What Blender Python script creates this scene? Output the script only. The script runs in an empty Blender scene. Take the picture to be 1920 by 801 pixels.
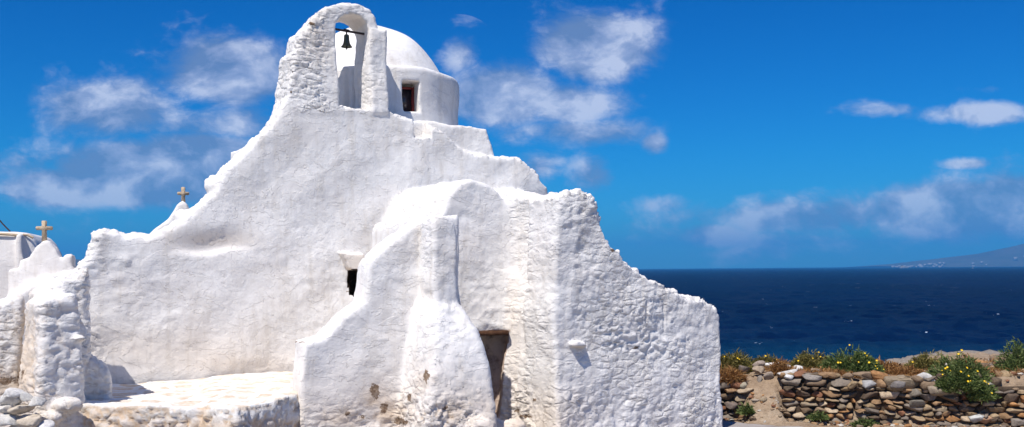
import bpy, bmesh, math, random
import numpy as np
from mathutils import Vector, Matrix

random.seed(7)
RNG = np.random.default_rng(11)
f32 = np.float32
C = bpy.data.collections.new("place"); bpy.context.scene.collection.children.link(C)
scene = bpy.context.scene

# ------------------------------------------------------------------ survey geometry
FPX = 1850.0; CX = 960.0; CY = 505.0; EYE = 3.2; ROLL = 0.00833
cr, sr = math.cos(ROLL), math.sin(ROLL)
def ray(px, py):
    dx, dy = px - CX, CY - py
    return (dx*cr + dy*sr)/FPX, (-dx*sr + dy*cr)/FPX
def P(px, py, D):
    rx, rz = ray(px, py)
    return Vector((rx*D, D, EYE + rz*D))
def PZ(px, py, z):
    rx, rz = ray(px, py)
    D = (z-EYE)/rz
    return Vector((rx*D, D, z))
class Frame:
    """vertical plane: origin, direction u, outward normal n"""
    def __init__(s, O, deg):
        t = math.radians(deg); s.O = O
        s.u = (math.cos(t), math.sin(t)); s.n = (math.sin(t), -math.cos(t)); s.t = t
    def at(s, px, py, b=0.0):
        rx, rz = ray(px, py)
        D = (b + s.O[0]*s.n[0] + s.O[1]*s.n[1])/(rx*s.n[0] + s.n[1])
        X = rx*D
        return ((X-s.O[0])*s.u[0] + (D-s.O[1])*s.u[1], EYE + rz*D)
    def poly(s, pts, b=0.0): return [s.at(x, y, b) for x, y in pts]
    def world(s, a, b, z):
        return Vector((s.O[0]+a*s.u[0]+b*s.n[0], s.O[1]+a*s.u[1]+b*s.n[1], z))
    def loc(s, p):
        x = p[:, 0]-s.O[0]; y = p[:, 1]-s.O[1]
        return x*s.u[0]+y*s.u[1], x*s.n[0]+y*s.n[1], p[:, 2]
FA = Frame((-3.08, 19.0), 30)       # main facade
BU = Frame((-3.14, 14.7), 30)       # buttress
RW = Frame((1.057, 17.0), 35)       # right end wall

# ------------------------------------------------------------------ distance fields
def sd_poly(x, y, pts):
    n = len(pts); d = np.full(x.shape, 1e9, f32); s = np.ones(x.shape, bool)
    for i in range(n):
        ax, ay = pts[i]; bx, by = pts[i-1]
        ex, ey = bx-ax, by-ay; wx, wy = x-ax, y-ay
        t = np.clip((wx*ex+wy*ey)/(ex*ex+ey*ey+1e-12), 0, 1)
        qx, qy = wx-ex*t, wy-ey*t
        d = np.minimum(d, qx*qx+qy*qy)
        c1 = y >= ay; c2 = y < by; c3 = ex*wy > ey*wx
        flip = (c1 & c2 & c3) | (~c1 & ~c2 & ~c3)
        s ^= flip
    return np.where(s, 1, -1)*np.sqrt(d)
def comb(d1, d2):
    return np.minimum(np.maximum(d1, d2), 0)+np.sqrt(np.maximum(d1, 0)**2+np.maximum(d2, 0)**2)
def wall(fr, pts, b0, b1, r=0.06):
    """polygon in the frame's (a,z) plane, thick from b0 to b1, rounded by r"""
    def f(p):
        a, b, z = fr.loc(p)
        return comb(sd_poly(a, z, pts)+r, np.abs(b-(b0+b1)/2)-(b1-b0)/2+r)-r
    return f
def box(fr, a0, a1, b0, b1, z0, z1, r=0.05):
    def f(p):
        a, b, z = fr.loc(p)
        qa = np.abs(a-(a0+a1)/2)-(a1-a0)/2+r; qb = np.abs(b-(b0+b1)/2)-(b1-b0)/2+r; qz = np.abs(z-(z0+z1)/2)-(z1-z0)/2+r
        m = np.maximum
        return np.minimum(m(qa, m(qb, qz)), 0)+np.sqrt(m(qa, 0)**2+m(qb, 0)**2+m(qz, 0)**2)-r
    return f
def prism(pts, z0, z1, r=0.06, batter=0.0, zb=99):
    def f(p):
        z = p[:, 2]
        d2 = sd_poly(p[:, 0], p[:, 1], pts)-batter*np.maximum(zb-z, 0)
        return comb(d2+r, np.abs(z-(z0+z1)/2)-(z1-z0)/2+r)-r
    return f
def cyl(c, rad, z0, z1, r=0.08, taper=0.0):
    def f(p):
        z = p[:, 2]
        q = np.hypot(p[:, 0]-c[0], p[:, 1]-c[1])-(rad-taper*(z-z0))
        return comb(q+r, np.abs(z-(z0+z1)/2)-(z1-z0)/2+r)-r
    return f
def ball(c, rr, sc=(1, 1, 1)):
    c = np.array(c, f32); sc = np.array(sc, f32)
    def f(p): return (np.linalg.norm((p-c)/sc, axis=1)-rr)*sc.min()
    return f
def cut(fn, *others):
    def f(p):
        d = fn(p)
        for o in others: d = np.maximum(d, o(p))
        return d
    return f
def smin(a, b, k):
    h = np.clip(0.5+0.5*(b-a)/k, 0, 1)
    return b*(1-h)+a*h-k*h*(1-h)

class Solid:
    def __init__(s): s.pr = []; s.cv = []
    def add(s, part, fn, k=0.1): s.pr.append((part, fn, k))
    def carve(s, part, fn, only=None): s.cv.append((part, fn, only))
    def warp(s, p):
        q = p.copy(); x, y, z = p[:, 0], p[:, 1], p[:, 2]
        q[:, 0] += 0.028*np.sin(1.9*z+1.3*y)+0.012*np.sin(5.3*z+2.1*x+.5)
        q[:, 1] += 0.028*np.sin(1.7*x+1.1*z+1)+0.012*np.sin(4.7*x-3.9*z)
        q[:, 2] += 0.030*np.sin(1.5*x+0.9*y+2)+0.012*np.sin(6.1*x+1.7*y)
        return q
    def build(s, lo, hi, h):
        lo = np.array(lo, float); B = 8
        nb = np.ceil((np.array(hi)-lo)/(h*B)).astype(int)
        N = nb*B
        gi = np.stack(np.meshgrid(*[np.arange(n) for n in nb], indexing='ij'), -1).reshape(-1, 3)
        cen = (lo+(gi*B+(B-1)/2)*h).astype(f32); cw = s.warp(cen)
        dp = [fn(cw) for _, fn, _ in s.pr]; dc = [fn(cw) for _, fn, _ in s.cv]
        def merge(dp, dc):
            F = None
            for (pt, fn, k), d in zip(s.pr, dp): F = d if F is None else smin(F, d, k)
            for d in dc: F = np.maximum(F, -d)
            return F
        F = merge(dp, dc)
        M = h*B*0.87+0.12
        act = np.abs(F) < M
        D = np.empty(tuple(N), f32)
        D.reshape(nb[0], B, nb[1], B, nb[2], B)[:] = F.astype(f32).reshape(nb[0], 1, nb[1], 1, nb[2], 1)
        ai = np.nonzero(act)[0]; g = gi[ai]
        off = np.stack(np.meshgrid(*[np.arange(B)]*3, indexing='ij'), -1).reshape(-1, 3)
        pts = (lo+(g[:, None, :]*B+off[None])*h).astype(f32).reshape(-1, 3)
        pts = s.warp(pts); n3 = B**3
        def sub(fn, dcen, lim):
            out = np.full((len(ai), n3), 3.0, f32)
            m = dcen[ai] < lim
            if m.any():
                out[m] = fn(pts.reshape(len(ai), n3, 3)[m].reshape(-1, 3)).reshape(-1, n3)
            return out.reshape(-1)
        base = np.minimum.reduce(dp)[ai]
        dpf = []
        for (pt, fn, k), d in zip(s.pr, dp):
            lim = np.full(len(d), -1e9); lim[ai] = base+2*M+k
            out = np.full((len(ai), n3), 3.0, f32); m = d[ai] < lim[ai]
            if m.any(): out[m] = fn(pts.reshape(len(ai), n3, 3)[m].reshape(-1, 3)).reshape(-1, n3)
            dpf.append(out.reshape(-1))
        dcf = []
        for (pt, fn, o), d in zip(s.cv, dc): dcf.append(sub(fn, d, 1.5*M))
        Ff = merge(dpf, dcf).reshape(len(ai), B, B, B)
        V = D.reshape(nb[0], B, nb[1], B, nb[2], B).transpose(0, 2, 4, 1, 3, 5)
        V[g[:, 0], g[:, 1], g[:, 2]] = Ff
        D[0] = D[-1] = 1; D[:, 0] = D[:, -1] = 1; D[:, :, 0] = D[:, :, -1] = 1
        return surface_nets(D, lo, h)
    def parts(s, v):
        w = s.warp(v.astype(f32)); names = []
        ds = []
        for pt, fn, k in s.pr: names.append(pt); ds.append(fn(w))
        ds = np.array(ds)
        # nearest own surface = the smallest (most negative) field
        idx = np.argmin(ds, axis=0)
        lab = np.array(names, object)[idx]
        for pt, fn, only in s.cv:
            if pt: lab[fn(w) < 0.03] = pt
        return lab

def surface_nets(D, lo, h):
    I = D < 0
    nx, ny, nz = D.shape
    cnt = np.zeros((nx-1, ny-1, nz-1), np.uint8)
    for i in (0, 1):
        for j in (0, 1):
            for k in (0, 1): cnt += I[i:nx-1+i, j:ny-1+j, k:nz-1+k]
    flat = np.nonzero(((cnt > 0) & (cnt < 8)).reshape(-1))[0]; del cnt
    ci, cj, ck = np.unravel_index(flat, (nx-1, ny-1, nz-1))
    vals = {}
    for i in (0, 1):
        for j in (0, 1):
            for k in (0, 1): vals[i, j, k] = D[ci+i, cj+j, ck+k].astype(float)
    acc = np.zeros((len(flat), 3)); n = np.zeros(len(flat))
    for ax in range(3):
        for a in (0, 1):
            for b in (0, 1):
                c0 = [0, 0, 0]; o = [q for q in range(3) if q != ax]
                c0[o[0]] = a; c0[o[1]] = b; c1 = list(c0); c1[ax] = 1
                v0, v1 = vals[tuple(c0)], vals[tuple(c1)]
                m = (v0 < 0) != (v1 < 0)
                t = np.where(m, v0/np.where(m, v0-v1, 1), 0)
                acc[m, ax] += t[m]; acc[m, o[0]] += a; acc[m, o[1]] += b; n[m] += 1
    pos = lo+(np.stack([ci, cj, ck], -1)+acc/n[:, None])*h
    faces = []
    st = ((ny-1)*(nz-1), (nz-1), 1)
    for ax in range(3):
        sl0 = [slice(None)]*3; sl1 = [slice(None)]*3
        sl0[ax] = slice(0, -1); sl1[ax] = slice(1, None)
        E = I[tuple(sl0)] != I[tuple(sl1)]
        e = np.stack(np.nonzero(E), -1)
        o = [(ax+1) % 3, (ax+2) % 3]
        ok = (e[:, o[0]] > 0) & (e[:, o[1]] > 0) & (e[:, o[0]] < D.shape[o[0]]-1) & (e[:, o[1]] < D.shape[o[1]]-1)
        e = e[ok]
        f = e@np.array(st)
        q = np.stack([f-st[o[0]]-st[o[1]], f-st[o[1]], f, f-st[o[0]]], -1)
        ins = I[e[:, 0], e[:, 1], e[:, 2]]
        q[~ins] = q[~ins][:, ::-1]
        faces.append(q)
    faces = np.searchsorted(flat, np.concatenate(faces))
    return pos, faces

# ------------------------------------------------------------------ noise
TAB = RNG.random((64, 64, 64)).astype(f32)
TAB3 = RNG.random((32, 32, 32, 3)).astype(f32)
def vnoise(p):
    i = np.floor(p).astype(int); f = p-i; f = f*f*(3-2*f); i &= 63; j = (i+1) & 63
    x0, y0, z0 = i.T; x1, y1, z1 = j.T; fx, fy, fz = f.T
    def L(a, b, t): return a+(b-a)*t
    return L(L(L(TAB[x0, y0, z0], TAB[x1, y0, z0], fx), L(TAB[x0, y1, z0], TAB[x1, y1, z0], fx), fy),
             L(L(TAB[x0, y0, z1], TAB[x1, y0, z1], fx), L(TAB[x0, y1, z1], TAB[x1, y1, z1], fx), fy), fz)*2-1
def fbm(p, o=4, g=0.5):
    s = 0; a = 1; t = 0
    for k in range(o):
        s = s+a*vnoise(p*(2.03**k)+17.3*k); t += a; a *= g
    return s/t
def worley(p):
    i = np.floor(p).astype(int); d1 = np.full(len(p), 9.0); d2 = d1.copy(); cid = np.zeros(len(p))
    for a in (-1, 0, 1):
        for b in (-1, 0, 1):
            for c in (-1, 0, 1):
                ii = i+(a, b, c); k = ii & 31
                r = TAB3[k[:, 0], k[:, 1], k[:, 2]]
                d = np.linalg.norm(ii+r-p, axis=1)
                m = d < d1
                d2 = np.where(m, d1, np.minimum(d2, d)); cid = np.where(m, r[:, 0]*.7+r[:, 1]*.3, cid); d1 = np.where(m, d, d1)
    return d1, d2, cid
def ss(x, a, b):
    t = np.clip((x-a)/(b-a), 0, 1); return t*t*(3-2*t)
def topx(v):
    X, Y, Z = v[:, 0], np.maximum(v[:, 1], 1), v[:, 2]-EYE
    gx, gz = X/Y*FPX, Z/Y*FPX
    return CX+gx*cr-gz*sr, CY-(gx*sr+gz*cr)
def stain(qx, qy, x, y, rx, ry):
    return np.exp(-(((qx-x)/rx)**2+((qy-y)/ry)**2))

# ------------------------------------------------------------------ scene helpers
def tag(o, label=None, cat=None, group=None, kind=None):
    if label: o['label'] = label
    if cat: o['category'] = cat
    if group: o['group'] = group
    if kind: o['kind'] = kind
    return o
def empty(name, loc, label, cat, group=None):
    o = bpy.data.objects.new(name, None); C.objects.link(o); o.location = loc; o.empty_display_size = .3
    return tag(o, label, cat, group)
def mesh_obj(name, v, f, mat, parent=None, smooth=True, attrs=None, normals=None):
    """v in world coordinates; parented without moving"""
    v = np.asarray(v, float)
    if parent is not None: v = v-np.array(parent.matrix_basis.translation if parent.parent is None else parent['_w'])
    m = bpy.data.meshes.new(name)
    if isinstance(f, np.ndarray):
        nf, k = f.shape
        m.vertices.add(len(v)); m.vertices.foreach_set('co', v.astype(f32).ravel())
        m.loops.add(nf*k); m.loops.foreach_set('vertex_index', f.astype(np.int32).ravel())
        m.polygons.add(nf); m.polygons.foreach_set('loop_start', np.arange(0, nf*k, k, dtype=np.int32))
        m.polygons.foreach_set('loop_total', np.full(nf, k, np.int32))
        m.update(calc_edges=True)
    else:
        m.from_pydata([tuple(q) for q in v], [], [tuple(q) for q in f])
    if smooth: m.polygons.foreach_set('use_smooth', np.ones(len(m.polygons), bool))
    for nme, arr in (attrs or {}).items():
        if arr.ndim == 1:
            a = m.attributes.new(nme, 'FLOAT', 'POINT'); a.data.foreach_set('value', arr.astype(f32))
        else:
            a = m.attributes.new(nme, 'FLOAT_COLOR', 'POINT')
            a.data.foreach_set('color', np.concatenate([arr, np.ones((len(arr), 1))], 1).astype(f32).ravel())
    if normals is not None: m.normals_split_custom_set_from_vertices([tuple(q) for q in normals])
    if mat: m.materials.append(mat)
    o = bpy.data.objects.new(name, m); C.objects.link(o)
    if parent is not None:
        o.parent = parent
        if parent.parent is None: o['_w'] = tuple(parent.matrix_basis.translation)
        else: o['_w'] = tuple(parent['_w'])
    return o
def vnormals(v, f):
    q = v[f]; n = np.cross(q[:, 2]-q[:, 0], q[:, 3]-q[:, 1]) if f.shape[1] == 4 else np.cross(q[:, 1]-q[:, 0], q[:, 2]-q[:, 0])
    out = np.zeros_like(v)
    for k in range(f.shape[1]):
        for c in range(3): out[:, c] += np.bincount(f[:, k], n[:, c], len(v))
    return out/np.maximum(np.linalg.norm(out, axis=1), 1e-9)[:, None]
def split_parts(v, f, lab, root, mats, attrs):
    nrm = vnormals(v, f)
    names = sorted(set(lab)); code = {n: i for i, n in enumerate(names)}
    lc = np.array([code[l] for l in lab]); fl = np.median(lc[f], axis=1).astype(int)
    fl = lc[f[:, 0]]
    for n in names:
        ff = f[fl == code[n]]
        if len(ff) < 6: continue
        used, inv = np.unique(ff, return_inverse=True)
        mesh_obj(n, v[used], inv.reshape(ff.shape), mats.get(n, mats[None]), root, True,
                 {k: a[used] for k, a in attrs.items()}, nrm[used])

# ------------------------------------------------------------------ materials
def mat(name):
    m = bpy.data.materials.new(name); m.use_nodes = True; nt = m.node_tree
    b = nt.nodes['Principled BSDF']
    return m, nt, b
def N(nt, t, **kw):
    n = nt.nodes.new(t)
    for k, v in kw.items():
        if hasattr(n, k): setattr(n, k, v)
        else: n.inputs[k].default_value = v
    return n
def noise_n(nt, scale, detail=6, rough=.6, vec=None, dist=0):
    n = N(nt, 'ShaderNodeTexNoise'); n.inputs['Scale'].default_value = scale; n.inputs['Detail'].default_value = detail
    n.inputs['Roughness'].default_value = rough; n.inputs['Distortion'].default_value = dist
    if vec is not None: nt.links.new(vec, n.inputs['Vector'])
    return n
def ramp(nt, src, stops):
    r = N(nt, 'ShaderNodeValToRGB'); e = r.color_ramp.elements
    while len(e) < len(stops): e.new(.5)
    for el, (p, c) in zip(e, stops):
        el.position = p; el.color = (*c, 1) if len(c) == 3 else c
    nt.links.new(src, r.inputs['Fac']); return r.outputs['Color']
def mix(nt, fac, a, b, mode='MIX'):
    m = N(nt, 'ShaderNodeMix', data_type='RGBA', blend_type=mode)
    for s, v in ((0, fac), (6, a), (7, b)):
        if isinstance(v, (int, float)): m.inputs[s].default_value = v
        elif isinstance(v, tuple): m.inputs[s].default_value = (*v, 1)
        else: nt.links.new(v, m.inputs[s])
    return m.outputs[2]
def mth(nt, op, a, b=0.0, c=None, clamp=False):
    m = N(nt, 'ShaderNodeMath', operation=op); m.use_clamp = clamp
    for i, v in enumerate((a, b, c)):
        if v is None: continue
        if isinstance(v, (int, float)): m.inputs[i].default_value = v
        else: nt.links.new(v, m.inputs[i])
    return m.outputs[0]
def bump(nt, b, hgt, strength=.5, dist=.02, prev=None):
    n = N(nt, 'ShaderNodeBump'); n.inputs['Strength'].default_value = strength; n.inputs['Distance'].default_value = dist
    nt.links.new(hgt, n.inputs['Height'])
    if prev is not None: nt.links.new(prev, n.inputs['Normal'])
    if b is not None: nt.links.new(n.outputs[0], b.inputs['Normal'])
    return n.outputs[0]
def attr(nt, name, out='Fac'):
    return N(nt, 'ShaderNodeAttribute', attribute_name=name).outputs[out]
def geo(nt): return N(nt, 'ShaderNodeNewGeometry').outputs['Position']

def N_ss(nt, s_):
    r = N(nt, 'ShaderNodeMapRange', interpolation_type='SMOOTHSTEP'); r.inputs['From Max'].default_value = .26; r.inputs['To Max'].default_value = .3
    nt.links.new(s_, r.inputs['Value']); return r.outputs[0]
def whitewash(name, base=(.83, .81, .785), rough=1.0):
    m, nt, b = mat(name); pos = geo(nt)
    n1 = noise_n(nt, 1.3, 8, .65, pos); n2 = noise_n(nt, 6, 8, .7, pos); n3 = noise_n(nt, 26, 6, .65, pos)
    col = ramp(nt, n2.outputs[0], [(.28, (base[0]*.90, base[1]*.89, base[2]*.88)), (.55, base), (1, (base[0]*1.03, base[1]*1.03, base[2]*1.03))])
    warm = mth(nt, 'MULTIPLY', mth(nt, 'SUBTRACT', n1.outputs[0], .44, clamp=True), 1.6, clamp=True)
    col = mix(nt, warm, col, (.76, .70, .64))
    d = mth(nt, 'MULTIPLY', attr(nt, 'dirt'), mth(nt, 'ADD', n2.outputs[0], .35), clamp=True)
    col = mix(nt, d, col, (.66, .52, .38))  # beige for dirt and for shade painted through the same attribute
    st_n = noise_n(nt, 22, 5, .7, pos)
    stone = ramp(nt, st_n.outputs[0], [(.3, (.10, .06, .04)), (.5, (.26, .18, .12)), (.7, (.42, .36, .30))])
    n5e = noise_n(nt, 13, 8, .72, pos, .5)
    mps = N(nt, 'ShaderNodeMapping'); mps.inputs['Scale'].default_value = (3.5, 3.5, .45); nt.links.new(pos, mps.inputs['Vector'])
    stk = noise_n(nt, 1.3, 7, .68, mps.outputs[0])
    col = mix(nt, 1.0, col, ramp(nt, stk.outputs[0], [(.30, (.86, .84, .81)), (.5, (1, 1, 1)), (1, (1, 1, 1))]), 'MULTIPLY')
    spk = noise_n(nt, 38, 3, .6, pos)
    col = mix(nt, mth(nt, 'MULTIPLY', mth(nt, 'GREATER_THAN', spk.outputs[0], .735), .6), col, (.40, .33, .27))
    edge = mth(nt, 'GREATER_THAN', mth(nt, 'ADD', attr(nt, 'stone'), mth(nt, 'ADD', mth(nt, 'MULTIPLY', n5e.outputs[0], 1.5), mth(nt, 'MULTIPLY', n2.outputs[0], .9))), 1.78)
    col = mix(nt, edge, col, stone)
    # thin hair cracks in the limewash
    vo = N(nt, 'ShaderNodeTexVoronoi', feature='DISTANCE_TO_EDGE'); vo.inputs['Scale'].default_value = 1.1
    wv = N(nt, 'ShaderNodeVectorMath', operation='ADD'); nt.links.new(pos, wv.inputs[0])
    sc = N(nt, 'ShaderNodeVectorMath', operation='SCALE'); sc.inputs['Scale'].default_value = .5
    nt.links.new(n2.outputs['Color'], sc.inputs[0]); nt.links.new(sc.outputs[0], wv.inputs[1]); nt.links.new(wv.outputs[0], vo.inputs['Vector'])
    crk = mth(nt, 'MULTIPLY', mth(nt, 'LESS_THAN', vo.outputs['Distance'], .006), mth(nt, 'GREATER_THAN', n1.outputs[0], .52))
    col = mix(nt, mth(nt, 'MULTIPLY', crk, .25), col, (.55, .50, .46))
    nt.links.new(col, b.inputs['Base Color']); b.inputs['Roughness'].default_value = .9
    b.inputs['Specular IOR Level'].default_value = .15
    n4 = noise_n(nt, 3.4, 9, .72, pos, .6); rdg = mth(nt, 'ABSOLUTE', mth(nt, 'SUBTRACT', n4.outputs[0], .5))
    mp_ = N(nt, 'ShaderNodeMapping'); nt.links.new(pos, mp_.inputs['Vector']); mp_.inputs['Scale'].default_value = (1, 1, 1.7)
    n5 = noise_n(nt, 12, 7, .68, mp_.outputs[0], .4); rdg2 = mth(nt, 'ABSOLUTE', mth(nt, 'SUBTRACT', n5.outputs[0], .5))
    pm = ramp(nt, n1.outputs[0], [(.38, (.25, .25, .25)), (.6, (1, 1, 1))])
    p0 = bump(nt, None, mth(nt, 'MULTIPLY', rdg, pm), -1.0*rough, .16)
    p1 = bump(nt, None, mth(nt, 'MULTIPLY', rdg2, pm), -.8*rough, .06, p0)
    # crisp edges where coats of limewash have flaked and been painted over
    n6 = noise_n(nt, 1.5, 7, .56, mp_.outputs[0], .35); fl = None
    for th_ in (.43, .56):
        r_ = N(nt, 'ShaderNodeMapRange', interpolation_type='SMOOTHSTEP'); r_.inputs['From Min'].default_value = th_; r_.inputs['From Max'].default_value = th_+.012
        nt.links.new(n6.outputs[0], r_.inputs['Value']); fl = r_.outputs[0] if fl is None else mth(nt, 'ADD', fl, r_.outputs[0])
    p1a = bump(nt, None, mth(nt, 'MULTIPLY', fl, pm), .65*rough, .018, p1)
    p1b = bump(nt, None, n3.outputs[0], .26*rough, .03, p1a)
    # joints and broken edges of the rubble showing through the limewash
    mj = N(nt, 'ShaderNodeMapping'); mj.inputs['Scale'].default_value = (3.9, 3.9, 8.2); nt.links.new(pos, mj.inputs['Vector'])
    dj = N(nt, 'ShaderNodeVectorMath', operation='SCALE'); dj.inputs['Scale'].default_value = .8; nt.links.new(n2.outputs['Color'], dj.inputs[0])
    aj = N(nt, 'ShaderNodeVectorMath', operation='ADD'); nt.links.new(mj.outputs[0], aj.inputs[0]); nt.links.new(dj.outputs[0], aj.inputs[1])
    vj = N(nt, 'ShaderNodeTexVoronoi', feature='DISTANCE_TO_EDGE'); vj.inputs['Scale'].default_value = 1; nt.links.new(aj.outputs[0], vj.inputs['Vector'])
    jh = mth(nt, 'MULTIPLY', N_ss(nt, vj.outputs['Distance']), mth(nt, 'MULTIPLY', attr(nt, 'rgh'), mth(nt, 'ADD', n4.outputs[0], .2)))
    pj = noise_n(nt, .9, 4, .6, pos, .5); jm = ramp(nt, pj.outputs[0], [(.42, (.12, .12, .12)), (.58, (1, 1, 1))])
    p2 = bump(nt, None, mth(nt, 'MULTIPLY', jh, jm), 1.0, .12, p1b)
    bump(nt, b, crk, -.6, .01, p2)
    return m
WHITE = whitewash('whitewash')
WHITE_S = whitewash('whitewash_smooth', (.84, .82, .80), .6)
def rocky(name, c0, c1, c2, scale=5, bs=.6):
    m, nt, b = mat(name); pos = geo(nt)
    n = noise_n(nt, scale, 10, .7, pos); n2 = noise_n(nt, scale*6, 6, .7, pos)
    nt.links.new(ramp(nt, n.outputs[0], [(.3, c0), (.5, c1), (.72, c2)]), b.inputs['Base Color'])
    b.inputs['Roughness'].default_value = .95; b.inputs['Specular IOR Level'].default_value = .1
    bump(nt, b, n2.outputs[0], bs, .03, bump(nt, None, n.outputs[0], bs, .08)); return m
DOORSTONE = rocky('old_doorway_stone', (.16, .10, .075), (.62, .49, .40), (.72, .61, .52), 3)
DARKHOLE = rocky('painted_room_dark', (.02, .012, .01), (.03, .02, .015), (.04, .025, .02), 4)  # near-black colour stands in for the unlit depth of the window
CREAM = rocky('cream_stone', (.42, .31, .20), (.54, .42, .29), (.62, .51, .38), 9, .4)
WOOD_D = rocky('old_dark_timber', (.05, .025, .015), (.10, .05, .03), (.16, .09, .05), 12)
def stonecol(name, attrn='col'):
    m, nt, b = mat(name); pos = geo(nt)
    n = noise_n(nt, 14, 8, .7, pos); n2 = noise_n(nt, 50, 5, .7, pos)
    c = mix(nt, 1.0, attr(nt, attrn, 'Color'), ramp(nt, n.outputs[0], [(.3, (.62, .60, .58)), (.55, (1, 1, 1)), (.8, (1.35, 1.32, 1.25))]), 'MULTIPLY')
    nt.links.new(c, b.inputs['Base Color']); b.inputs['Roughness'].default_value = .9; b.inputs['Specular IOR Level'].default_value = .2
    bump(nt, b, n2.outputs[0], .5, .015, bump(nt, None, n.outputs[0], .6, .04)); return m
STONE = stonecol('field_stone')
def simple(name, col, rough=.7, metal=0, spec=.3):
    m, nt, b = mat(name); pos = geo(nt); n = noise_n(nt, 18, 4, .6, pos)
    nt.links.new(ramp(nt, n.outputs[0], [(.3, tuple(c*.75 for c in col)), (.7, tuple(min(1, c*1.15) for c in col))]), b.inputs['Base Color'])
    b.inputs['Roughness'].default_value = rough; b.inputs['Metallic'].default_value = metal; b.inputs['Specular IOR Level'].default_value = spec
    return m
RED = simple('red_painted_wood', (.20, .03, .025), .5)
GLASS = simple('dusty_dark_glass', (.05, .04, .05), .15, 0, .6)
BRONZE = simple('weathered_bronze', (.10, .11, .085), .45, .6)
IRON = simple('dark_iron', (.05, .035, .035), .6, .3)

# ------------------------------------------------------------------ THE CHURCH
S = Solid()
# facade with the long ragged slope on its left
fac = FA.poly([(96, 860), (100, 600), (108, 545), (130, 522), (152, 502), (166, 482), (176, 462), (172, 446), (190, 434), (232, 437), (278, 440), (310, 430),
               (342, 410), (372, 385), (408, 358), (420, 325), (446, 298), (476, 268), (505, 240), (520, 212), (530, 188), (545, 182),
               (640, 193), (727, 207), (775, 224), (812, 240), (845, 262), (868, 281), (900, 290), (965, 293), (985, 303), (1005, 324), (1024, 352), (1040, 400), (1040, 860)])
aR = FA.at(1032, 400)[0]
def planround(p):
    a, b, z = FA.loc(p); r = .75
    qa = np.abs(a-(aR-15)/1)-(15)+r; qb = np.abs(b+5)-5+r
    return np.minimum(np.maximum(qa, qb), 0)+np.hypot(np.maximum(qa, 0), np.maximum(qb, 0))-r
S.add('facade_wall', wall(FA, fac, -.70, 0, .09))
fac_r = FA.poly([(760, 860), (760, 232), (812, 240), (845, 262), (868, 281), (900, 290), (965, 293), (985, 303), (1005, 324), (1024, 352), (1040, 400), (1040, 860)])
S.add('facade_wall', cut(wall(FA, fac_r, -1.6, 0, .08), planround), .05)
# nave block below the drum
nv = FA.poly([(520, 900), (545, 240), (640, 222), (760, 226), (915, 240), (928, 292), (940, 900)], -.18)
S.add('nave', wall(FA, nv, -4.6, -.18, .06), .05)
# drum and dome
pc = P(693.5, 200, 22.0); DC = (pc.x, pc.y)
zt = P(693, 119, 20.05).z
S.add('drum', cyl(DC, 1.975, 5.6, zt, .10, .015), .05)
S.add('dome', cut(ball((DC[0], DC[1], zt+1.2-1.68), 1.68), lambda p: zt-.1-p[:, 2]), .08)
# belfry
bf = FA.poly([(534, 215), (538, 168), (546, 138), (548, 104), (562, 92), (566, 62), (583, 48), (592, 26), (612, 10), (636, 3), (655, 1), (676, 4), (694, 16), (706, 33), (712, 52), (727, 57), (728, 215)])
S.add('belfry', cut(wall(FA, bf, -.80, 0, .06)), .04)
plr = FA.poly([(694, 215), (694, 54), (727, 56), (728, 215)])
S.add('belfry', wall(FA, plr, -.82, .03, .04), .02)
op = FA.poly([(634, 196), (633, 120), (632, 60), (631, 45), (636, 32), (648, 23), (662, 21), (676, 26), (688, 38), (694, 54), (694, 120), (694, 204), (660, 199)])
S.carve(None, wall(FA, op, -1.05, .3, .01))
# re-add what stands behind the opening (drum) happens because the carve stops at b=-1.05
# little chapel with barrel vault, square to the facade
LC = 2.46
ch = FA.poly([(800, 900), (818, 560), (822, 440), (828, 402), (840, 372), (858, 349), (885, 338), (912, 345), (934, 362), (950, 388), (958, 425), (962, 560), (965, 900)], LC)
S.add('vaulted_chapel', wall(FA, ch, -.3, LC, .05), .10)
# corner mass between chapel and right wall
pA = P(952, 500, 17.95); pB = P(1076, 500, 17.0)
ztop = P(1060, 366, 17.1).z
cm = [(pA.x, pA.y), (pB.x, pB.y), (1.24, 17.2), (1.38, 19.3), (-.4, 19.9)]
def corner_mass(p):
    z = p[:, 2]; t = .085*np.maximum(3.6-z, 0)
    d2 = sd_poly(p[:, 0]+RW.u[0]*t, p[:, 1]+RW.u[1]*t, cm)
    return comb(d2+.07, np.abs(z-(ztop-.3)/2)-(ztop+.3)/2+.07)-.07
S.add('corner_wall', corner_mass, .22)
# sloping roof fill behind it
ra0 = FA.at(935, 380, 2.0)[0]; ra1 = FA.at(1075, 380, 2.0)[0]
zr0 = P(1000, 372, 18.0).z; zr1 = P(1000, 352, 20.0).z
def rooff(p):
    a, b, z = FA.loc(p)
    return comb(sd_poly(b, z, [(2.2, .0), (2.2, zr0-.1), (1.6, zr0+.1), (.2, zr1), (-.6, zr1), (-.6, 0)])+.05, np.abs(a-(ra0+ra1)/2)-(ra1-ra0)/2+.05)-.05
S.add('corner_wall', rooff, .12)
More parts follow.
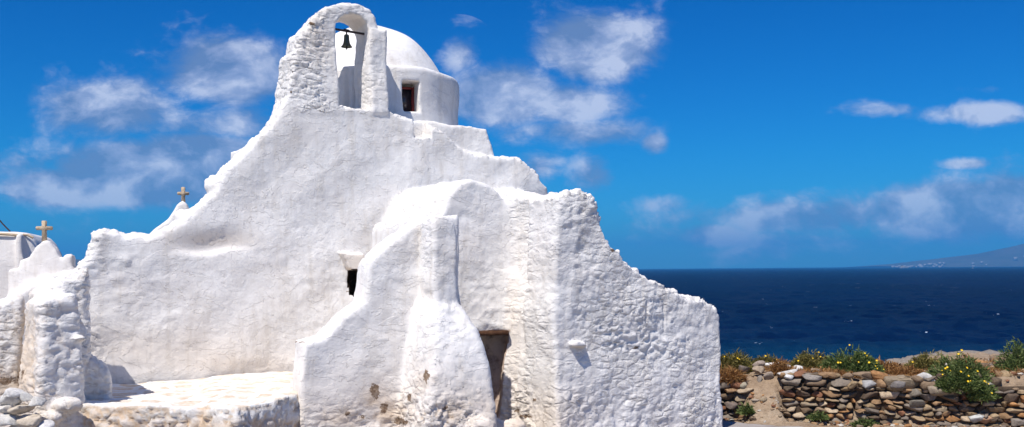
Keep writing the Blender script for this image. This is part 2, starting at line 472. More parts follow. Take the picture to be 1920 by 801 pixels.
# right end wall, ragged top
rw = RW.poly([(1040, 900), (1040, 372), (1062, 362), (1092, 364), (1108, 374), (1117, 392), (1120, 412), (1131, 440), (1146, 466), (1168, 486), (1196, 508), (1222, 524), (1250, 545), (1275, 558),
              (1300, 562), (1322, 568), (1342, 578), (1349, 596), (1352, 660), (1355, 760), (1357, 900)])
S.add('end_wall', wall(RW, rw, -.85, .02, .07), .08)
for x, y, r in ((1060, 372, .10), (1082, 368, .11), (1104, 378, .12), (1114, 398, .11), (1122, 424, .10), (1134, 448, .09), (1150, 468, .07), (1166, 484, .06), (1300, 562, .10), (1322, 570, .09), (1284, 562, .05), (1262, 548, .05), (1236, 531, .05), (1208, 514, .05), (1188, 500, .05)):
    a, z = RW.at(x-5, y+7, -.15); w = RW.world(a, -.10-.35*random.random(), z)
    S.add('end_wall', ball(w, max(r, .075), (1.25, 1.1, .85)), .09)
# buttress
bu = BU.poly([(566, 900), (566, 646), (590, 642), (607, 634), (640, 602), (684, 569), (690, 535), (698, 492), (730, 456), (765, 430), (794, 411), (815, 402), (860, 402), (868, 560), (885, 900)])
S.add('buttress', wall(BU, bu, -.5, 0, .05), .06)
a0 = BU.at(790, 500, 0)[0]; a1 = BU.at(860, 500, .5)[0]; zp = BU.at(830, 400, .5)[1]
def pil(p):
    a, b, z = BU.loc(p)
    d = sd_poly(a, z, [(a0, -.3), (a0, zp-.14), (a0+.05, zp-.02), (a0+.16, zp), (a1-.14, zp-.03), (a1-.04, zp-.10), (a1, zp-.25), (a1, -.3)])
    return comb(d+.03, np.abs(b+.85)-1.35+.03)-.03
S.add('buttress', pil, .03)
zb = BU.at(830, 562, .5)[1]
def foot(p):
    a, b, z = BU.loc(p); t = np.maximum(zb-z, 0); e = .56*(1-np.exp(-t/.9))
    lo_a = a0-.05-.75*e; hi_a = a1+.72*e; hi_b = .50+1.25*e; r = .12
    qa = np.maximum(lo_a-a, a-hi_a)+r; qb = np.maximum(b-hi_b, -1.2-b)+r
    d2 = np.minimum(np.maximum(qa, qb), 0)+np.hypot(np.maximum(qa, 0), np.maximum(qb, 0))-r
    return comb(d2+.05, z-zb+.05)*.85-.05
S.add('buttress', foot, .07)
# carved things
DF = Frame((-.05, 17.7), 2)
dl = DF.poly([(850, 622), (957, 626), (951, 660), (943, 710), (933, 788), (850, 788)], 0)
S.carve('doorway', wall(DF, dl, -.58, 1.3, .02))
nh = FA.poly([(774, 226), (806, 226), (806, 262), (774, 258)])
S.carve(None, wall(FA, nh, -.30, .2, .01))
wn = FA.poly([(652, 504), (700, 504), (700, 552), (655, 550), (653, 532), (648, 524), (652, 514)])
S.carve('window_opening', wall(FA, wn, -.6, .2, .01))
DW = Frame((DC[0], DC[1]), 26)
dwa0, dwz1 = DW.at(757, 152, 1.95); dwa1, dwz0 = DW.at(791, 213, 1.95)
S.carve(None, box(DW, dwa0, dwa1, 1.45, 2.4, dwz0, dwz1, .01))
# lumps on the facade's left end
for x, y, b, r, sc in ((192, 440, -.25, .14, (1.5, 1.2, .6)), (178, 474, -.18, .14, (1.2, 1, 1)), (160, 502, -.16, .14, (1, 1, 1)), (232, 484, -.08, .11, (.9, .9, .8)),
                       (130, 528, -.05, .2, (1.2, 1, .8)), (262, 440, -.3, .12, (2, 1.2, .6)), (352, 404, -.3, .16, (1.5, 1.2, .8)), (412, 350, -.3, .2, (1.2, 1.2, .9))):
    a, z = FA.at(x, y, b); S.add('facade_wall', ball(FA.world(a, b, z), r, sc), .08)
# lintel over the little window, water spout on the corner
lp = FA.poly([(640, 471), (684, 471), (684, 500), (664, 504), (652, 502)], .20)
S.add('window_lintel', wall(FA, lp, -.1, .20, .012), .01)
sp0 = P(1076, 645, 17.02)
SPF = Frame((sp0.x, sp0.y), 5)
def spout(p):
    a, b, z = SPF.loc(p)
    zz = z-sp0.z
    d = comb(sd_poly(a, b, [(-.26, -.5), (-.24, .0), (.02, .22), (.22, .10), (.26, -.4)])+.01, np.abs(zz+.02-.12*b)-.045+.01)-.01
    return d
S.add('water_spout', spout, .03)
# white boulders built against the foot
for x, y, D, r in ((860, 790, 14.9, .16), (895, 796, 14.9, .18), (935, 800, 15.6, .12), (960, 800, 15.6, .14), (905, 785, 15.2, .08)):
    S.add('corner_wall' if x > 1000 else 'buttress', ball(P(x, y, D), r, (1.5, 1, .8)), .05)

church = empty('church', (-1.5, 19.5, 0), 'large whitewashed church with dome, open belfry and rough sculpted walls above the sea', 'church')
import time; T0 = time.time()
v, f = S.build((-8.6, 13.2, -.35), (4.7, 25.3, 8.95), .036)
print('church mesh', len(v), time.time()-T0, 'orient', float((vnormals(v,f)*(v-v.mean(0))).sum(1).mean()))
lab = S.parts(v)
nr = vnormals(v, f); qx, qy = topx(v)
isp = {n: (lab == n) for n in set(lab)}
def amount(**kw):
    a = np.zeros(len(v))
    for k, val in kw.items():
        if k in isp: a[isp[k]] = val
    return a
# relief: soft lumps, stucco, stones showing through
lump = fbm(v*1.6, 3)*amount(facade_wall=.030, nave=.022, drum=.012, dome=.008, belfry=.030, vaulted_chapel=.022, corner_wall=.040, end_wall=.040, buttress=.045, doorway=.02)
patch = ss(fbm(v*.75+31, 3), -.25, .35)
stuc_r = (1-np.abs(fbm(v*np.array([2.6, 2.6, 3.4])+3, 5, .62))*2.6)*(.35+.65*patch)
stucco = stuc_r*amount(facade_wall=.015, nave=.012, drum=.006, dome=.003, belfry=.016, vaulted_chapel=.024, corner_wall=.022, end_wall=.018, buttress=.018, doorway=.012)
fine = fbm(v*11, 2)*amount(facade_wall=.002, belfry=.005, vaulted_chapel=.006, corner_wall=.005, end_wall=.005, buttress=.003)
st = amount(belfry=.004, corner_wall=.005, end_wall=.006, facade_wall=.0, doorway=.012)
st += isp['end_wall']*(.020*stain(qx, qy, 1195, 640, 75, 60)+.012*ss(qy, 700, 770)+.006*stain(qx, qy, 1110, 430, 40, 80))
st += isp['belfry']*.014*ss(-qx, -622, -600)
st += isp['buttress']*(.024*stain(qx, qy, 830, 775, 80, 60)+.012*ss(qy, 720, 790)+.010*stain(qx, qy, 800, 560, 16, 120))
st += isp['corner_wall']*(.024*ss(qy, 640, 760))
st += isp['facade_wall']*(.016*ss(-qx, -215, -160)+.007*stain(qx, qy, 420, 340, 40, 40)+.004*stain(qx, qy, 240, 560, 120, 90)+.004*stain(qx, qy, 380, 600, 120, 60))
def masonry(v):
    sv = v+np.stack([fbm(v*2.3, 3), fbm(v*2.3+7, 3), fbm(v*2.3+13, 3)], -1)*np.array([.10, .10, .06])
    d1, d2, cid = worley(sv*np.array([3.3, 3.3, 7.4])); s1 = ss(d2-d1, 0.0, .22)
    e1, e2, c2 = worley(sv*np.array([6.5, 6.5, 12.])+5); s2 = ss(e2-e1, 0, .26)
    big = ss(vnoise(v*1.1), -.1, .1)
    return (s1*big+s2*(1-big))*(.45+.8*(cid*big+c2*(1-big)))+.25*fbm(v*9, 2)
stone_r = masonry(v)
# hollow under the bulging plaster, and the blocked-up opening in the end wall
wq = 7*vnoise(v*2.2)
u_x = (qx-402+wq)/64; vv_ = qy+wq+.08*(qx-400)
hol_d = -.085*np.exp(-np.abs(u_x)**3.5)*ss(vv_, 415, 462)*(1-ss(vv_, 464, 478))*isp['facade_wall']
hol_d += .018*np.exp(-u_x**2*.7)*stain(qx, qy, 400, 492, 400, 18)*isp['facade_wall']
bxd = np.maximum(np.abs(qx-1229)/16-1, np.abs(qy-592)/27-1)
hol_d += -.016*isp['end_wall']*(np.abs(bxd) < .10)
upn = ss(nr[:, 2], .15, .55)
chip = (fbm(v*4.5+3, 4, .6)*.05+(masonry(v*1.25)-.6)*.035)*upn*amount(facade_wall=1., buttress=.5, end_wall=1.8, belfry=.9, corner_wall=.8, vaulted_chapel=.25, nave=.4)
disp = chip+lump+stucco+fine+st*1.6*(stone_r-.55)*(.45+.55*ss(fbm(v*1.1+50, 2), -.35, .2))+hol_d
v = v+nr*disp[:, None]
crev = (stone_r < .16)
dirt = .55*stain(qx, qy, 1010, 790, 80, 70)+.30*stain(qx, qy, 300, 655, 220, 40)*isp['facade_wall']+.45*isp['facade_wall']*stain(qx, qy, 470, 690, 120, 25)+.35*isp['buttress']*ss(qy, 640, 780)
dirt += .5*isp['facade_wall']*stain(qx, qy, 405, 450, 66, 16)+.45*crev*(st > .03)+.25*isp['belfry']*stain(qx, qy, 590, 60, 30, 60)+.35*isp['corner_wall']*stain(qx, qy, 960, 640, 22, 150)  # beige shade painted into the facade hollow; also tints crevices, belfry, corner strip
dirt += .35*(nr[:, 2] < -.45)  # beige bounce tone of soffits and undersides painted into the colour
rghA = np.clip(st/.018*(1-.7*isp['facade_wall'])+amount(corner_wall=.04, end_wall=.12, belfry=.15, buttress=.06), 0, 1)
stn = np.zeros(len(v))
for x, y, rx, ry in ((702, 735, 12, 22), (720, 765, 12, 15), (800, 705, 9, 16), (752, 790, 20, 12), (650, 775, 8, 6), (835, 765, 10, 8), (770, 745, 8, 10), (1192, 652, 10, 5), (968, 770, 10, 4), (985, 780, 16, 5), (1002, 750, 8, 5), (1100, 545, 3, 3), (1253, 752, 3, 3),
                     (680, 782, 10, 5), (585, 46, 8, 5), (548, 135, 4, 5), (546, 172, 3, 4), (652, 546, 5, 5), (1148, 470, 7, 5), (900, 630, 5, 4)):
    stn = np.maximum(stn, .85*stain(qx, qy, x, y, rx, ry))
if 'window_lintel' in isp: dirt += .45*isp['window_lintel']*(nr[:, 2] < .5)  # shade painted on the lintel's face and underside, top left bright
for x, y, rx, ry in ((702, 750, 26, 34), (730, 775, 50, 26), (800, 715, 22, 30), (860, 770, 40, 30), (650, 785, 60, 20)):
    dirt += .42*isp['buttress']*stain(qx, qy, x, y, rx, ry)*ss(fbm(v*4, 3), -.35, .25)
stn[isp.get('drum', np.zeros(len(v), bool))] = 0
stn = np.maximum(stn, .8*isp['buttress']*stain(qx, qy, 560, 641, 22, 3))
stn = stn*(1-np.isin(lab, ['dome', 'drum']))
MATS = {None: WHITE, 'doorway': DOORSTONE, 'window_opening': DARKHOLE, 'dome': WHITE_S, 'drum': WHITE_S}
split_parts(v, f, lab, church, MATS, {'dirt': np.clip(dirt, 0, 1), 'stone': stn, 'rgh': rghA})
print('church done', time.time()-T0)

def boxmesh(fr, a0, a1, b0, b1, z0, z1):
    v = [fr.world(a, b, z) for a in (a0, a1) for b in (b0, b1) for z in (z0, z1)]
    f = np.array([(0, 1, 3, 2), (4, 6, 7, 5), (0, 4, 5, 1), (2, 3, 7, 6), (0, 2, 6, 4), (1, 5, 7, 3)])[:, ::-1]
    return np.array(v), f
def joinm(parts):
    V = []; F = []; o = 0
    for v_, f_ in parts:
        v_ = np.array(v_); V.append(v_); F.append(np.array(f_)+o); o += len(v_)
    return np.concatenate(V), np.concatenate(F)
# drum window: red frame, glass pane
fw0, fz1 = dwa0+.0, DW.at(768, 163, 1.60)[1]; fw1 = DW.at(777, 160, 1.60)[0]; fz0 = dwz0+.01
fr_ = []
t = .045
for (x0, x1, z0, z1) in ((fw0, fw0+t, fz0, fz1), (fw1-t, fw1, fz0, fz1), (fw0+t, fw1-t, fz0, fz0+t*1.3), (fw0+t, fw1-t, fz1-t, fz1)):
    fr_.append(boxmesh(DW, x0, x1, 1.46, 1.58, z0, z1))
V_, F_ = joinm(fr_)
wf = mesh_obj('window_frame', V_, F_, RED, church, False); wf['label'] = 'dark red wooden window frame set in the white drum'
V_, F_ = boxmesh(DW, fw0+t+.003, fw1-t-.003, 1.50, 1.52, fz0+t*1.3+.003, fz1-t-.003); mesh_obj('pane', V_, F_, GLASS, wf, False)
# timber lintel over the doorway
la0, lz = DF.at(866, 624, 0); la1, _ = DF.at(955, 626, 0)
V_, F_ = boxmesh(DF, la0, la1-.02, -.55, .10, lz-.05, lz+.03); mesh_obj('door_lintel', V_, F_, WOOD_D, church, False)

# ------------------------------------------------------------------ bell
def lathe(prof, n=32, c=(0, 0, 0)):
    V = []; F = []
    for r, z in prof:
        for i in range(n):
            a = 2*math.pi*i/n; V.append((c[0]+r*math.cos(a), c[1]+r*math.sin(a), c[2]+z))
    for k in range(len(prof)-1):
        for i in range(n): F.append((k*n+i, k*n+(i+1) % n, (k+1)*n+(i+1) % n, (k+1)*n+i))
    return np.array(V), np.array(F)
def tube(pts, r, n=10):
    V = []; F = []; pts = [Vector(p) for p in pts]
    for i, p in enumerate(pts):
        d = (pts[min(i+1, len(pts)-1)]-pts[max(i-1, 0)]).normalized()
        s = d.cross(Vector((0, 0, 1)) if abs(d.z) < .9 else Vector((1, 0, 0))).normalized(); q = d.cross(s)
        rr = r[i] if isinstance(r, (list, tuple)) else r
        for k in range(n):
            a = 2*math.pi*k/n; V.append(p+s*math.cos(a)*rr+q*math.sin(a)*rr)
    for i in range(len(pts)-1):
        for k in range(n): F.append((i*n+k, i*n+(k+1) % n, (i+1)*n+(k+1) % n, (i+1)*n+k))
    return np.array(V), np.array(F)
bb = -.35
ba, bz = FA.at(650, 92, bb); bt = FA.at(650, 65, bb)[1]; H = bt-bz
bc = FA.world(ba, bb, bz)
bell = empty('bell', bc, 'small bronze bell hanging from an iron bar in the belfry arch', 'bell')
R = .108
prof = [(.001, H), (.03, H), (.045, H*.97), (.05, H*.9), (.055, H*.6), (.065, H*.4), (.085, H*.25), (R, H*.16), (R+.004, H*.13), (R-.008, H*.13), (.07, H*.25), (.05, H*.5), (.04, H*.85), (.001, H*.88)]
V_, F_ = lathe(prof, 32, bc); mesh_obj('bell_body', V_, F_, BRONZE, bell)
V_, F_ = joinm([tube([bc+Vector((0, 0, H*.85)), bc+Vector((0, 0, H*.1))], .008), lathe([(.001, .045), (.016, .03), (.018, .015), (.010, -.01), (.001, -.02)], 12, bc)])
mesh_obj('clapper', V_, F_, IRON, bell)
l = FA.world(*[FA.at(631, 55, bb)[0]-.06, bb, FA.at(631, 55, bb)[1]]); r_ = FA.world(FA.at(675, 63, bb)[0]+.35, bb, FA.at(690, 66, bb)[1])
V_, F_ = joinm([tube([l, r_], .022), tube([bc+Vector((0, 0, H-.02)), bc+Vector((0, 0, H+.10))], .014), tube([bc+Vector((-.05, -.02, H+.085)), bc+Vector((.05, .02, H+.07))], .03)])
mesh_obj('hanging_bar', V_, F_, IRON, bell)

# ------------------------------------------------------------------ terrace, pier, left wall
def terracemat():
    m, nt, b = mat('terrace_limewash'); pos = geo(nt)
    n2 = noise_n(nt, 5, 8, .7, pos); n3 = noise_n(nt, 24, 6, .65, pos)
    vm = N(nt, 'ShaderNodeMapping'); nt.links.new(pos, vm.inputs['Vector']); vm.inputs['Scale'].default_value = (2.3, 1.9, .01)
    off = N(nt, 'ShaderNodeVectorMath', operation='ADD'); sc = N(nt, 'ShaderNodeVectorMath', operation='SCALE'); sc.inputs['Scale'].default_value = .3
    nt.links.new(n2.outputs['Color'], sc.inputs[0]); nt.links.new(vm.outputs[0], off.inputs[0]); nt.links.new(sc.outputs[0], off.inputs[1])
    vo = N(nt, 'ShaderNodeTexVoronoi', feature='DISTANCE_TO_EDGE'); vo.inputs['Scale'].default_value = 1.0; vo.inputs['Randomness'].default_value = .7
    nt.links.new(off.outputs[0], vo.inputs['Vector'])
    joint = ramp(nt, vo.outputs['Distance'], [(.08, (0, 0, 0)), (.14, (1, 1, 1))])
    flag = ramp(nt, n2.outputs[0], [(.35, (.58, .44, .31)), (.48, (.72, .62, .51)), (.6, (.80, .77, .72))])
    top = mix(nt, joint, (.80, .80, .79), flag)
    side = ramp(nt, n2.outputs[0], [(.3, (.50, .43, .36)), (.45, (.68, .64, .58)), (.56, (.77, .75, .72)), (.8, (.82, .80, .78))])
    side = mix(nt, mth(nt, 'MULTIPLY', attr(nt, 'dirt'), mth(nt, 'ADD', n3.outputs[0], .2), clamp=True), side, (.58, .38, .20))
    col = mix(nt, attr(nt, 'topness'), side, top)
    nt.links.new(col, b.inputs['Base Color']); b.inputs['Roughness'].default_value = .92; b.inputs['Specular IOR Level'].default_value = .1
    bump(nt, b, n3.outputs[0], .5, .025, bump(nt, None, n2.outputs[0], .6, .06)); return m
TER = terracemat()
zT = 1.33
def relief(v, f, amp_l, amp_s, amp_st, sc=(5, 5, 7.5)):
    nr = vnormals(v, f)
    sv = v+fbm(v*3, 2)[:, None]*.06
    d1, d2, cid = worley(sv*np.array(sc)); s1 = ss(d2-d1, 0, .35)*(.6+.6*cid)
    return v+nr*(fbm(v*1.7, 3)*amp_l+(1-np.abs(fbm(v*6.5, 4, .6))*2.6)*amp_s+amp_st*(s1-.6))[:, None], s1, nr
T = Solid()
tp = [PZ(150, 762, zT), PZ(300, 760, zT), PZ(382, 757, zT), PZ(445, 764, zT), PZ(520, 752, zT), PZ(572, 740, zT)]
tpl = [(p.x, p.y) for p in tp]+[(-2.6, 15.4), (-2.2, 19.2), (-6.2, 17.0), (-8.0, 15.9), (-6.6, 13.7)]
T.add('terrace', prism(tpl, -.2, zT, .025, .03, zT), .05)
tv, tf = T.build((-8.4, 12.9, -.3), (-1.6, 19.6, 1.7), .04)
tv, s1, tn = relief(tv, tf, .022, .012, 0)
top = ss(tn[:, 2], .6, .9)
sv_ = tv+fbm(tv*3, 2)[:, None]*.06
s1 = masonry(tv)
tv = tv+tn*((s1-.5)*.05*(1-top))[:, None]
tx, ty = topx(tv)
terr = mesh_obj('terrace', tv, tf, TER, None, True, {'topness': top, 'dirt': np.clip(.9*stain(tx, ty, 235, 770, 30, 14)+.8*stain(tx, ty, 175, 780, 12, 14)+.6*(s1 < .2)+.7*stain(tx, ty, 380, 780, 10, 30)+.5*ss(ty, 775, 800), 0, 1)})
tag(terr, 'raised whitewashed terrace with beige flagstones and crumbling rubble front below the facade', 'terrace')

Q = Solid()
PF = Frame((P(76, 600, 13.45).x, 13.45), 44); PF2 = Frame(PF.O, 30)
pr_ = PF.poly([(74, 900), (76, 640), (78, 572), (100, 562), (138, 556), (146, 580), (150, 640), (158, 700), (166, 800), (170, 900)])
Q.add('pier', wall(PF, pr_, -.80, 0, .07), .05)
# run of wall from pier back to the facade's ragged end, its top climbing
pk = PF2.poly([(60, 900), (62, 600), (64, 556), (92, 536), (126, 520), (150, 505), (150, 620), (150, 900)], -1.6)
Q.add('pier', wall(PF2, pk, -2.6, -.6, .12), .15)
# wall at the far left
WL = Frame((P(30, 600, 14.5).x, 14.5), 30)
wl = WL.poly([(-140, 900), (-140, 600), (-60, 580), (0, 570), (24, 562), (38, 560), (46, 900)])
Q.add('pier', wall(WL, wl, -.6, 0, .1), .1)
bkp = Frame((P(170, 700, 14.35).x, 14.35), 22)
bk = bkp.poly([(120, 760), (130, 678), (160, 672), (188, 684), (198, 694), (205, 720), (208, 762)])
Q.add('pier', wall(bkp, bk, -.5, 0, .08), .03)
for x, y, D, r in ((130, 765, 13.58, .13), (95, 788, 13.52, .12), (146, 640, 13.78, .07)):
    Q.add('pier', ball(P(x, y, D), r, (1.5, 1, .75)), .05)
hv, hf = Q.build((-9.0, 12.6, -.3), (-4.6, 17.2, 3.6), .034)
hx, hy = topx(hv)
hn = vnormals(hv, hf); s1 = masonry(hv)
hv2 = hv+hn*(fbm(hv*1.9, 3)*.035+(1-np.abs(fbm(hv*3, 5, .6))*2.6)*.022+.020*(s1-.55))[:, None]
beige_p = .5*stain(hx, hy, 50, 690, 18, 100)+.9*stain(hx, hy, 12, 720, 30, 25)+.35*(s1 < .16)+.3*ss(hy, 700, 800)+.45*stain(hx, hy, 55, 650, 20, 110)  # beige tint: strip on the left face, lower stones, joints and base
stn_p = .9*stain(hx, hy, 10, 715, 26, 12)+.55*stain(hx, hy, 50, 700, 20, 20)
pier = mesh_obj('rubble_wall', hv2, hf, WHITE, None, True, {'dirt': np.clip(beige_p, 0, 1), 'stone': stn_p, 'rgh': np.full(len(hx), .75)})
tag(pier, 'thick limewashed rubble wall with a stone pier at the left edge of the terrace', 'wall')

# ------------------------------------------------------------------ stones
def ico(sub=2):
    bm = bmesh.new(); bmesh.ops.create_icosphere(bm, subdivisions=sub, radius=1)
    v = np.array([q.co[:] for q in bm.verts]); f = np.array([[q.index for q in g.verts] for g in bm.faces]); bm.free(); return v, f
ICO2, ICOF2 = ico(2); ICO3, ICOF3 = ico(3)
def rock(c, sx, sy, sz, rot=0, tilt=0, boxy=.35, rough=.16, hi=False):
    b, f = (ICO3, ICOF3) if hi else (ICO2, ICOF2)
    p = np.sign(b)*np.abs(b)**(1-boxy)
    off = RNG.random(3)*60
    p = p*(1+rough*fbm(b*1.6+off, 4, .6)[:, None]*2.0)
    for _ in range(9):   # a few flat cleavage faces
        n = RNG.normal(size=3); n /= np.linalg.norm(n); lim = .50+.34*RNG.random()
        d = p@n; p = p-np.where(d > lim, (d-lim)*.92, 0)[:, None]*n
    p = p*np.array([sx, sy, sz])
    ct, st_ = math.cos(tilt), math.sin(tilt); p = np.stack([p[:, 0]*ct-p[:, 2]*st_, p[:, 1], p[:, 0]*st_+p[:, 2]*ct], -1)
    c_, s_ = math.cos(rot), math.sin(rot); p = np.stack([p[:, 0]*c_-p[:, 1]*s_, p[:, 0]*s_+p[:, 1]*c_, p[:, 2]], -1)
    return p+np.array(c), f
STCOL = [(.20, .14, .09), (.26, .185, .12), (.15, .11, .075), (.35, .22, .12), (.40, .21, .09), (.20, .165, .135), (.28, .22, .15), (.24, .115, .065), (.42, .31, .19), (.12, .085, .06), (.46, .36, .25), (.24, .20, .16), (.30, .215, .125)]
def rocks_obj(name, items, mat_, **kw):
    V = []; F = []; Cc = []; o = 0
    for (args, col) in items:
        p, f = rock(**args); V.append(p); F.append(f+o); o += len(p); Cc.append(np.tile(col, (len(p), 1)))
    return mesh_obj(name, np.concatenate(V), np.concatenate(F), mat_, None, False, {'col': np.concatenate(Cc)})

def wob(c):
    k = .8+.4*random.random(); return tuple(x*k for x in c)
# ------------------------------------------------------------------ terrain right of the church
WY = 20.2      # face of the dry stone walls
def wall_y(x): return 20.75-.27*(x-4.4)-.03*np.sin(x)
def DWL(px):
    rx = (px-CX)/FPX; D = 20.0
    for _ in range(20): D = float(wall_y(rx*D))
    return D
gapL = P(1394, 700, DWL(1394)).x; gapR = P(1468, 700, DWL(1468)).x
def terrain_h(x, y):
    back = y-wall_y(x)
    shelf = .86+.06*np.sin(x*1.3)+.10*ss(x, 8, 10)
    h_open = shelf*ss(back, -.5, .5)                 # slope through the gap
    h_wall = shelf*ss(back, .12, .32)
    g = ss(x, gapL-.05, gapL+.15)*(1-ss(x, gapR-.12, gapR+.05))
    h = h_wall*(1-g)+h_open*g
    lft = ss(x, 3.2, 4.0); h = h*lft
    # drop to the sea beyond the shelf
    edge = 23.2+.5*np.sin(x*.7)+1.2*ss(x, 9.5, 12)+2*(1-lft)
    drop = ss(y, edge, edge+7)
    h = h*(1-drop)-10.5*drop
    # rise towards the camera's standing place
    h = h+1.5*ss(-y, -9, -2)
    # stony promontory on the right, farther off
    hd = np.exp(-(((x-16.5)/5.5)**2+((y-34)/3.2)**2)*.9)
    h = np.maximum(h, -11+10.9*np.minimum(hd*1.55, 1))
    h = h+.12*ss(x, 9.4, 11.5)*np.exp(-((y-21.5)/1.8)**2)
    return h
xs = np.concatenate([np.arange(-60, 3, 1.5), np.arange(3, 15, .07), np.arange(15, 30, .3), np.arange(30, 62, 2)])
ys = np.concatenate([np.arange(-30, 17, 1.5), np.arange(17, 25.5, .07), np.arange(25.5, 42, .25), np.arange(42, 60, 3)])
GX, GY = np.meshgrid(xs, ys, indexing='ij')
gh = terrain_h(GX, GY)
gp = np.stack([GX.ravel(), GY.ravel(), gh.ravel()], -1)
rgh = ss(gp[:, 0], 3.5, 4.5)*ss(gp[:, 1], 19.2, 20.4)
flat2 = gp*np.array([1, 1, 0])
gp[:, 2] += fbm(flat2*2.2, 4)*(.02+.06*rgh)+fbm(flat2*9, 3)*(.006+.02*rgh)
far = ss(gp[:, 1], 26, 29)
gp[:, 2] += far*(fbm(flat2*.7+3, 4)*.3+(1-np.abs(fbm(flat2*1.6+9, 4))*2)*.12)*(gp[:, 2] > -9)
nx_, ny_ = len(xs), len(ys)
ii, jj = np.meshgrid(np.arange(nx_-1), np.arange(ny_-1), indexing='ij'); b0 = (ii*ny_+jj).ravel()
gf = np.stack([b0, b0+ny_, b0+ny_+1, b0+1], -1)
def groundmat():
    m, nt, b = mat('dry_earth'); pos = geo(nt)
    n = noise_n(nt, .9, 10, .7, pos); n2 = noise_n(nt, 12, 8, .75, pos)
    c = ramp(nt, n.outputs[0], [(.3, (.26, .185, .125)), (.5, (.36, .265, .18)), (.7, (.42, .34, .25))])
    c = mix(nt, 1.0, c, ramp(nt, n2.outputs[0], [(.3, (.6, .58, .55)), (.55, (1, 1, 1)), (.75, (1.2, 1.2, 1.15))]), 'MULTIPLY')
    sp_ = N(nt, 'ShaderNodeSeparateXYZ'); nt.links.new(pos, sp_.inputs[0])
    rockc = ramp(nt, n2.outputs[0], [(.3, (.13, .11, .09)), (.5, (.27, .23, .19)), (.7, (.38, .34, .29))])
    c = mix(nt, mth(nt, 'MULTIPLY', mth(nt, 'SUBTRACT', sp_.outputs[1], 24.5), .5, clamp=True), c, rockc)
    nt.links.new(c, b.inputs['Base Color']); b.inputs['Roughness'].default_value = .97; b.inputs['Specular IOR Level'].default_value = .1
    vo = N(nt, 'ShaderNodeTexVoronoi'); vo.inputs['Scale'].default_value = 16; nt.links.new(pos, vo.inputs['Vector'])
    bump(nt, b, vo.outputs['Distance'], .4, .02, bump(nt, None, n2.outputs[0], .8, .05)); return m
ground = mesh_obj('ground', gp, gf, groundmat(), None); tag(ground, kind='structure')
# concrete lane in front, with a small kerb
def lane():
    V = []; F = []
    X = np.linspace(-30, 32, 620)
    for i, x in enumerate(X):
        yb = (20.2-.62*(max(x, 3)-4.4) if x < 8 else 17.97)-.05*math.sin(x*1.7)-.06*math.sin(x*5.1+1)-.04*math.sin(x*23)-.04*math.sin(x*11)
        for y, z in ((9, .004), (yb-.02, .035), (yb, .035), (yb+.02, -.05)): V.append((x, y, z+(1.5*float(ss(-y, -9, -2)))+.012))
    for i in range(len(X)-1):
        for k in range(3): F.append((i*4+k, (i+1)*4+k, (i+1)*4+k+1, i*4+k+1))
    return np.array(V), np.array(F)
V_, F_ = lane()
CONC = rocky('worn_concrete', (.24, .21, .19), (.32, .29, .27), (.40, .37, .35), 3, .3)
tag(mesh_obj('road', V_, F_, CONC, None, False), kind='structure')

def gz(x, y):
    return float(terrain_h(np.array([x]), np.array([y]))[0])
def dry_wall(x0, x1, top_fn, ragL=0, ragR=0, rows=(.09, .17)):
    items = []
    z = -.02; row = 0
    while z < 1.1:
        hgt = random.uniform(*rows)
        x = x0+random.uniform(-.06, .02)+ragL*z
        while x < x1-ragR*z*.5:
            w = hgt*random.uniform(1.1, 3.0); hh = hgt*random.uniform(.8, 1.15)
            if random.random() < .07: w *= 1.5; hh *= 1.5
            xc = x+w/2
            if z+hh*.6 < top_fn(xc):
                yy = float(wall_y(xc))+.16+.05*z+random.uniform(-.05, .05)
                items.append((dict(c=(xc, yy, z+hgt/2+random.uniform(-.012, .012)), sx=w*.54, sy=random.uniform(.13, .2), sz=hh*.56, rot=random.uniform(-.15, .15), tilt=random.uniform(-.14, .14), boxy=random.uniform(.3, .6), rough=.16, hi=True), wob(random.choice(STCOL))))
            x += w*.96
        z += hgt*.93; row += 1
    return items
def capstones(xa, xb, zf, n, white=.25):
    it = []
    for i in range(n):
        x = xa+(xb-xa)*(i+random.random()*.8)/n
        c = (.62, .60, .56) if random.random() < white else wob(random.choice(STCOL))
        s = random.uniform(.06, .14)
        it.append((dict(c=(x, float(wall_y(x))+.22+random.uniform(-.05, .15), zf(x)+s*.25), sx=s*random.uniform(1.0, 1.9), sy=s*1.1, sz=s*.65, rot=random.uniform(-.5, .5), tilt=random.uniform(-.2, .2), boxy=.3, rough=.22, hi=True), c))
    return it
def bigstone(px, py, w, h_, col, D=None, tilt=0, boxy=.35):
    p = P(px, py, DWL(px)+.10)
    return (dict(c=tuple(p), sx=w/2, sy=.2, sz=h_/2, rot=0, tilt=tilt, boxy=boxy, rough=.14, hi=True), col)
topR = lambda x: .93-.05*math.sin(x*2.1)-.16*float(ss(np.array(x), 8.9, 9.8))
itR = dry_wall(gapR, 11.6, topR)+capstones(gapR, 9.2, lambda x: .93, 24, .15)
itR += [bigstone(1684, 719, .40, .26, (.22, .20, .19), 0), bigstone(1770, 733, .78, .24, (.33, .27, .20), 0, -.14, .45), bigstone(1716, 738, .26, .22, (.24, .21, .17), 0), bigstone(1597, 722, .25, .17, (.36, .26, .15), 0),
        bigstone(1630, 720, .30, .15, (.38, .37, .36), 0, .1), bigstone(1479, 708, .24, .15, (.70, .69, .66), 0), bigstone(1520, 707, .44, .13, (.36, .32, .28), 0, -.08), bigstone(1718, 757, .34, .20, (.20, .18, .15), 0, 0, .6), bigstone(1827, 783, .27, .22, (.55, .56, .54), 0)]
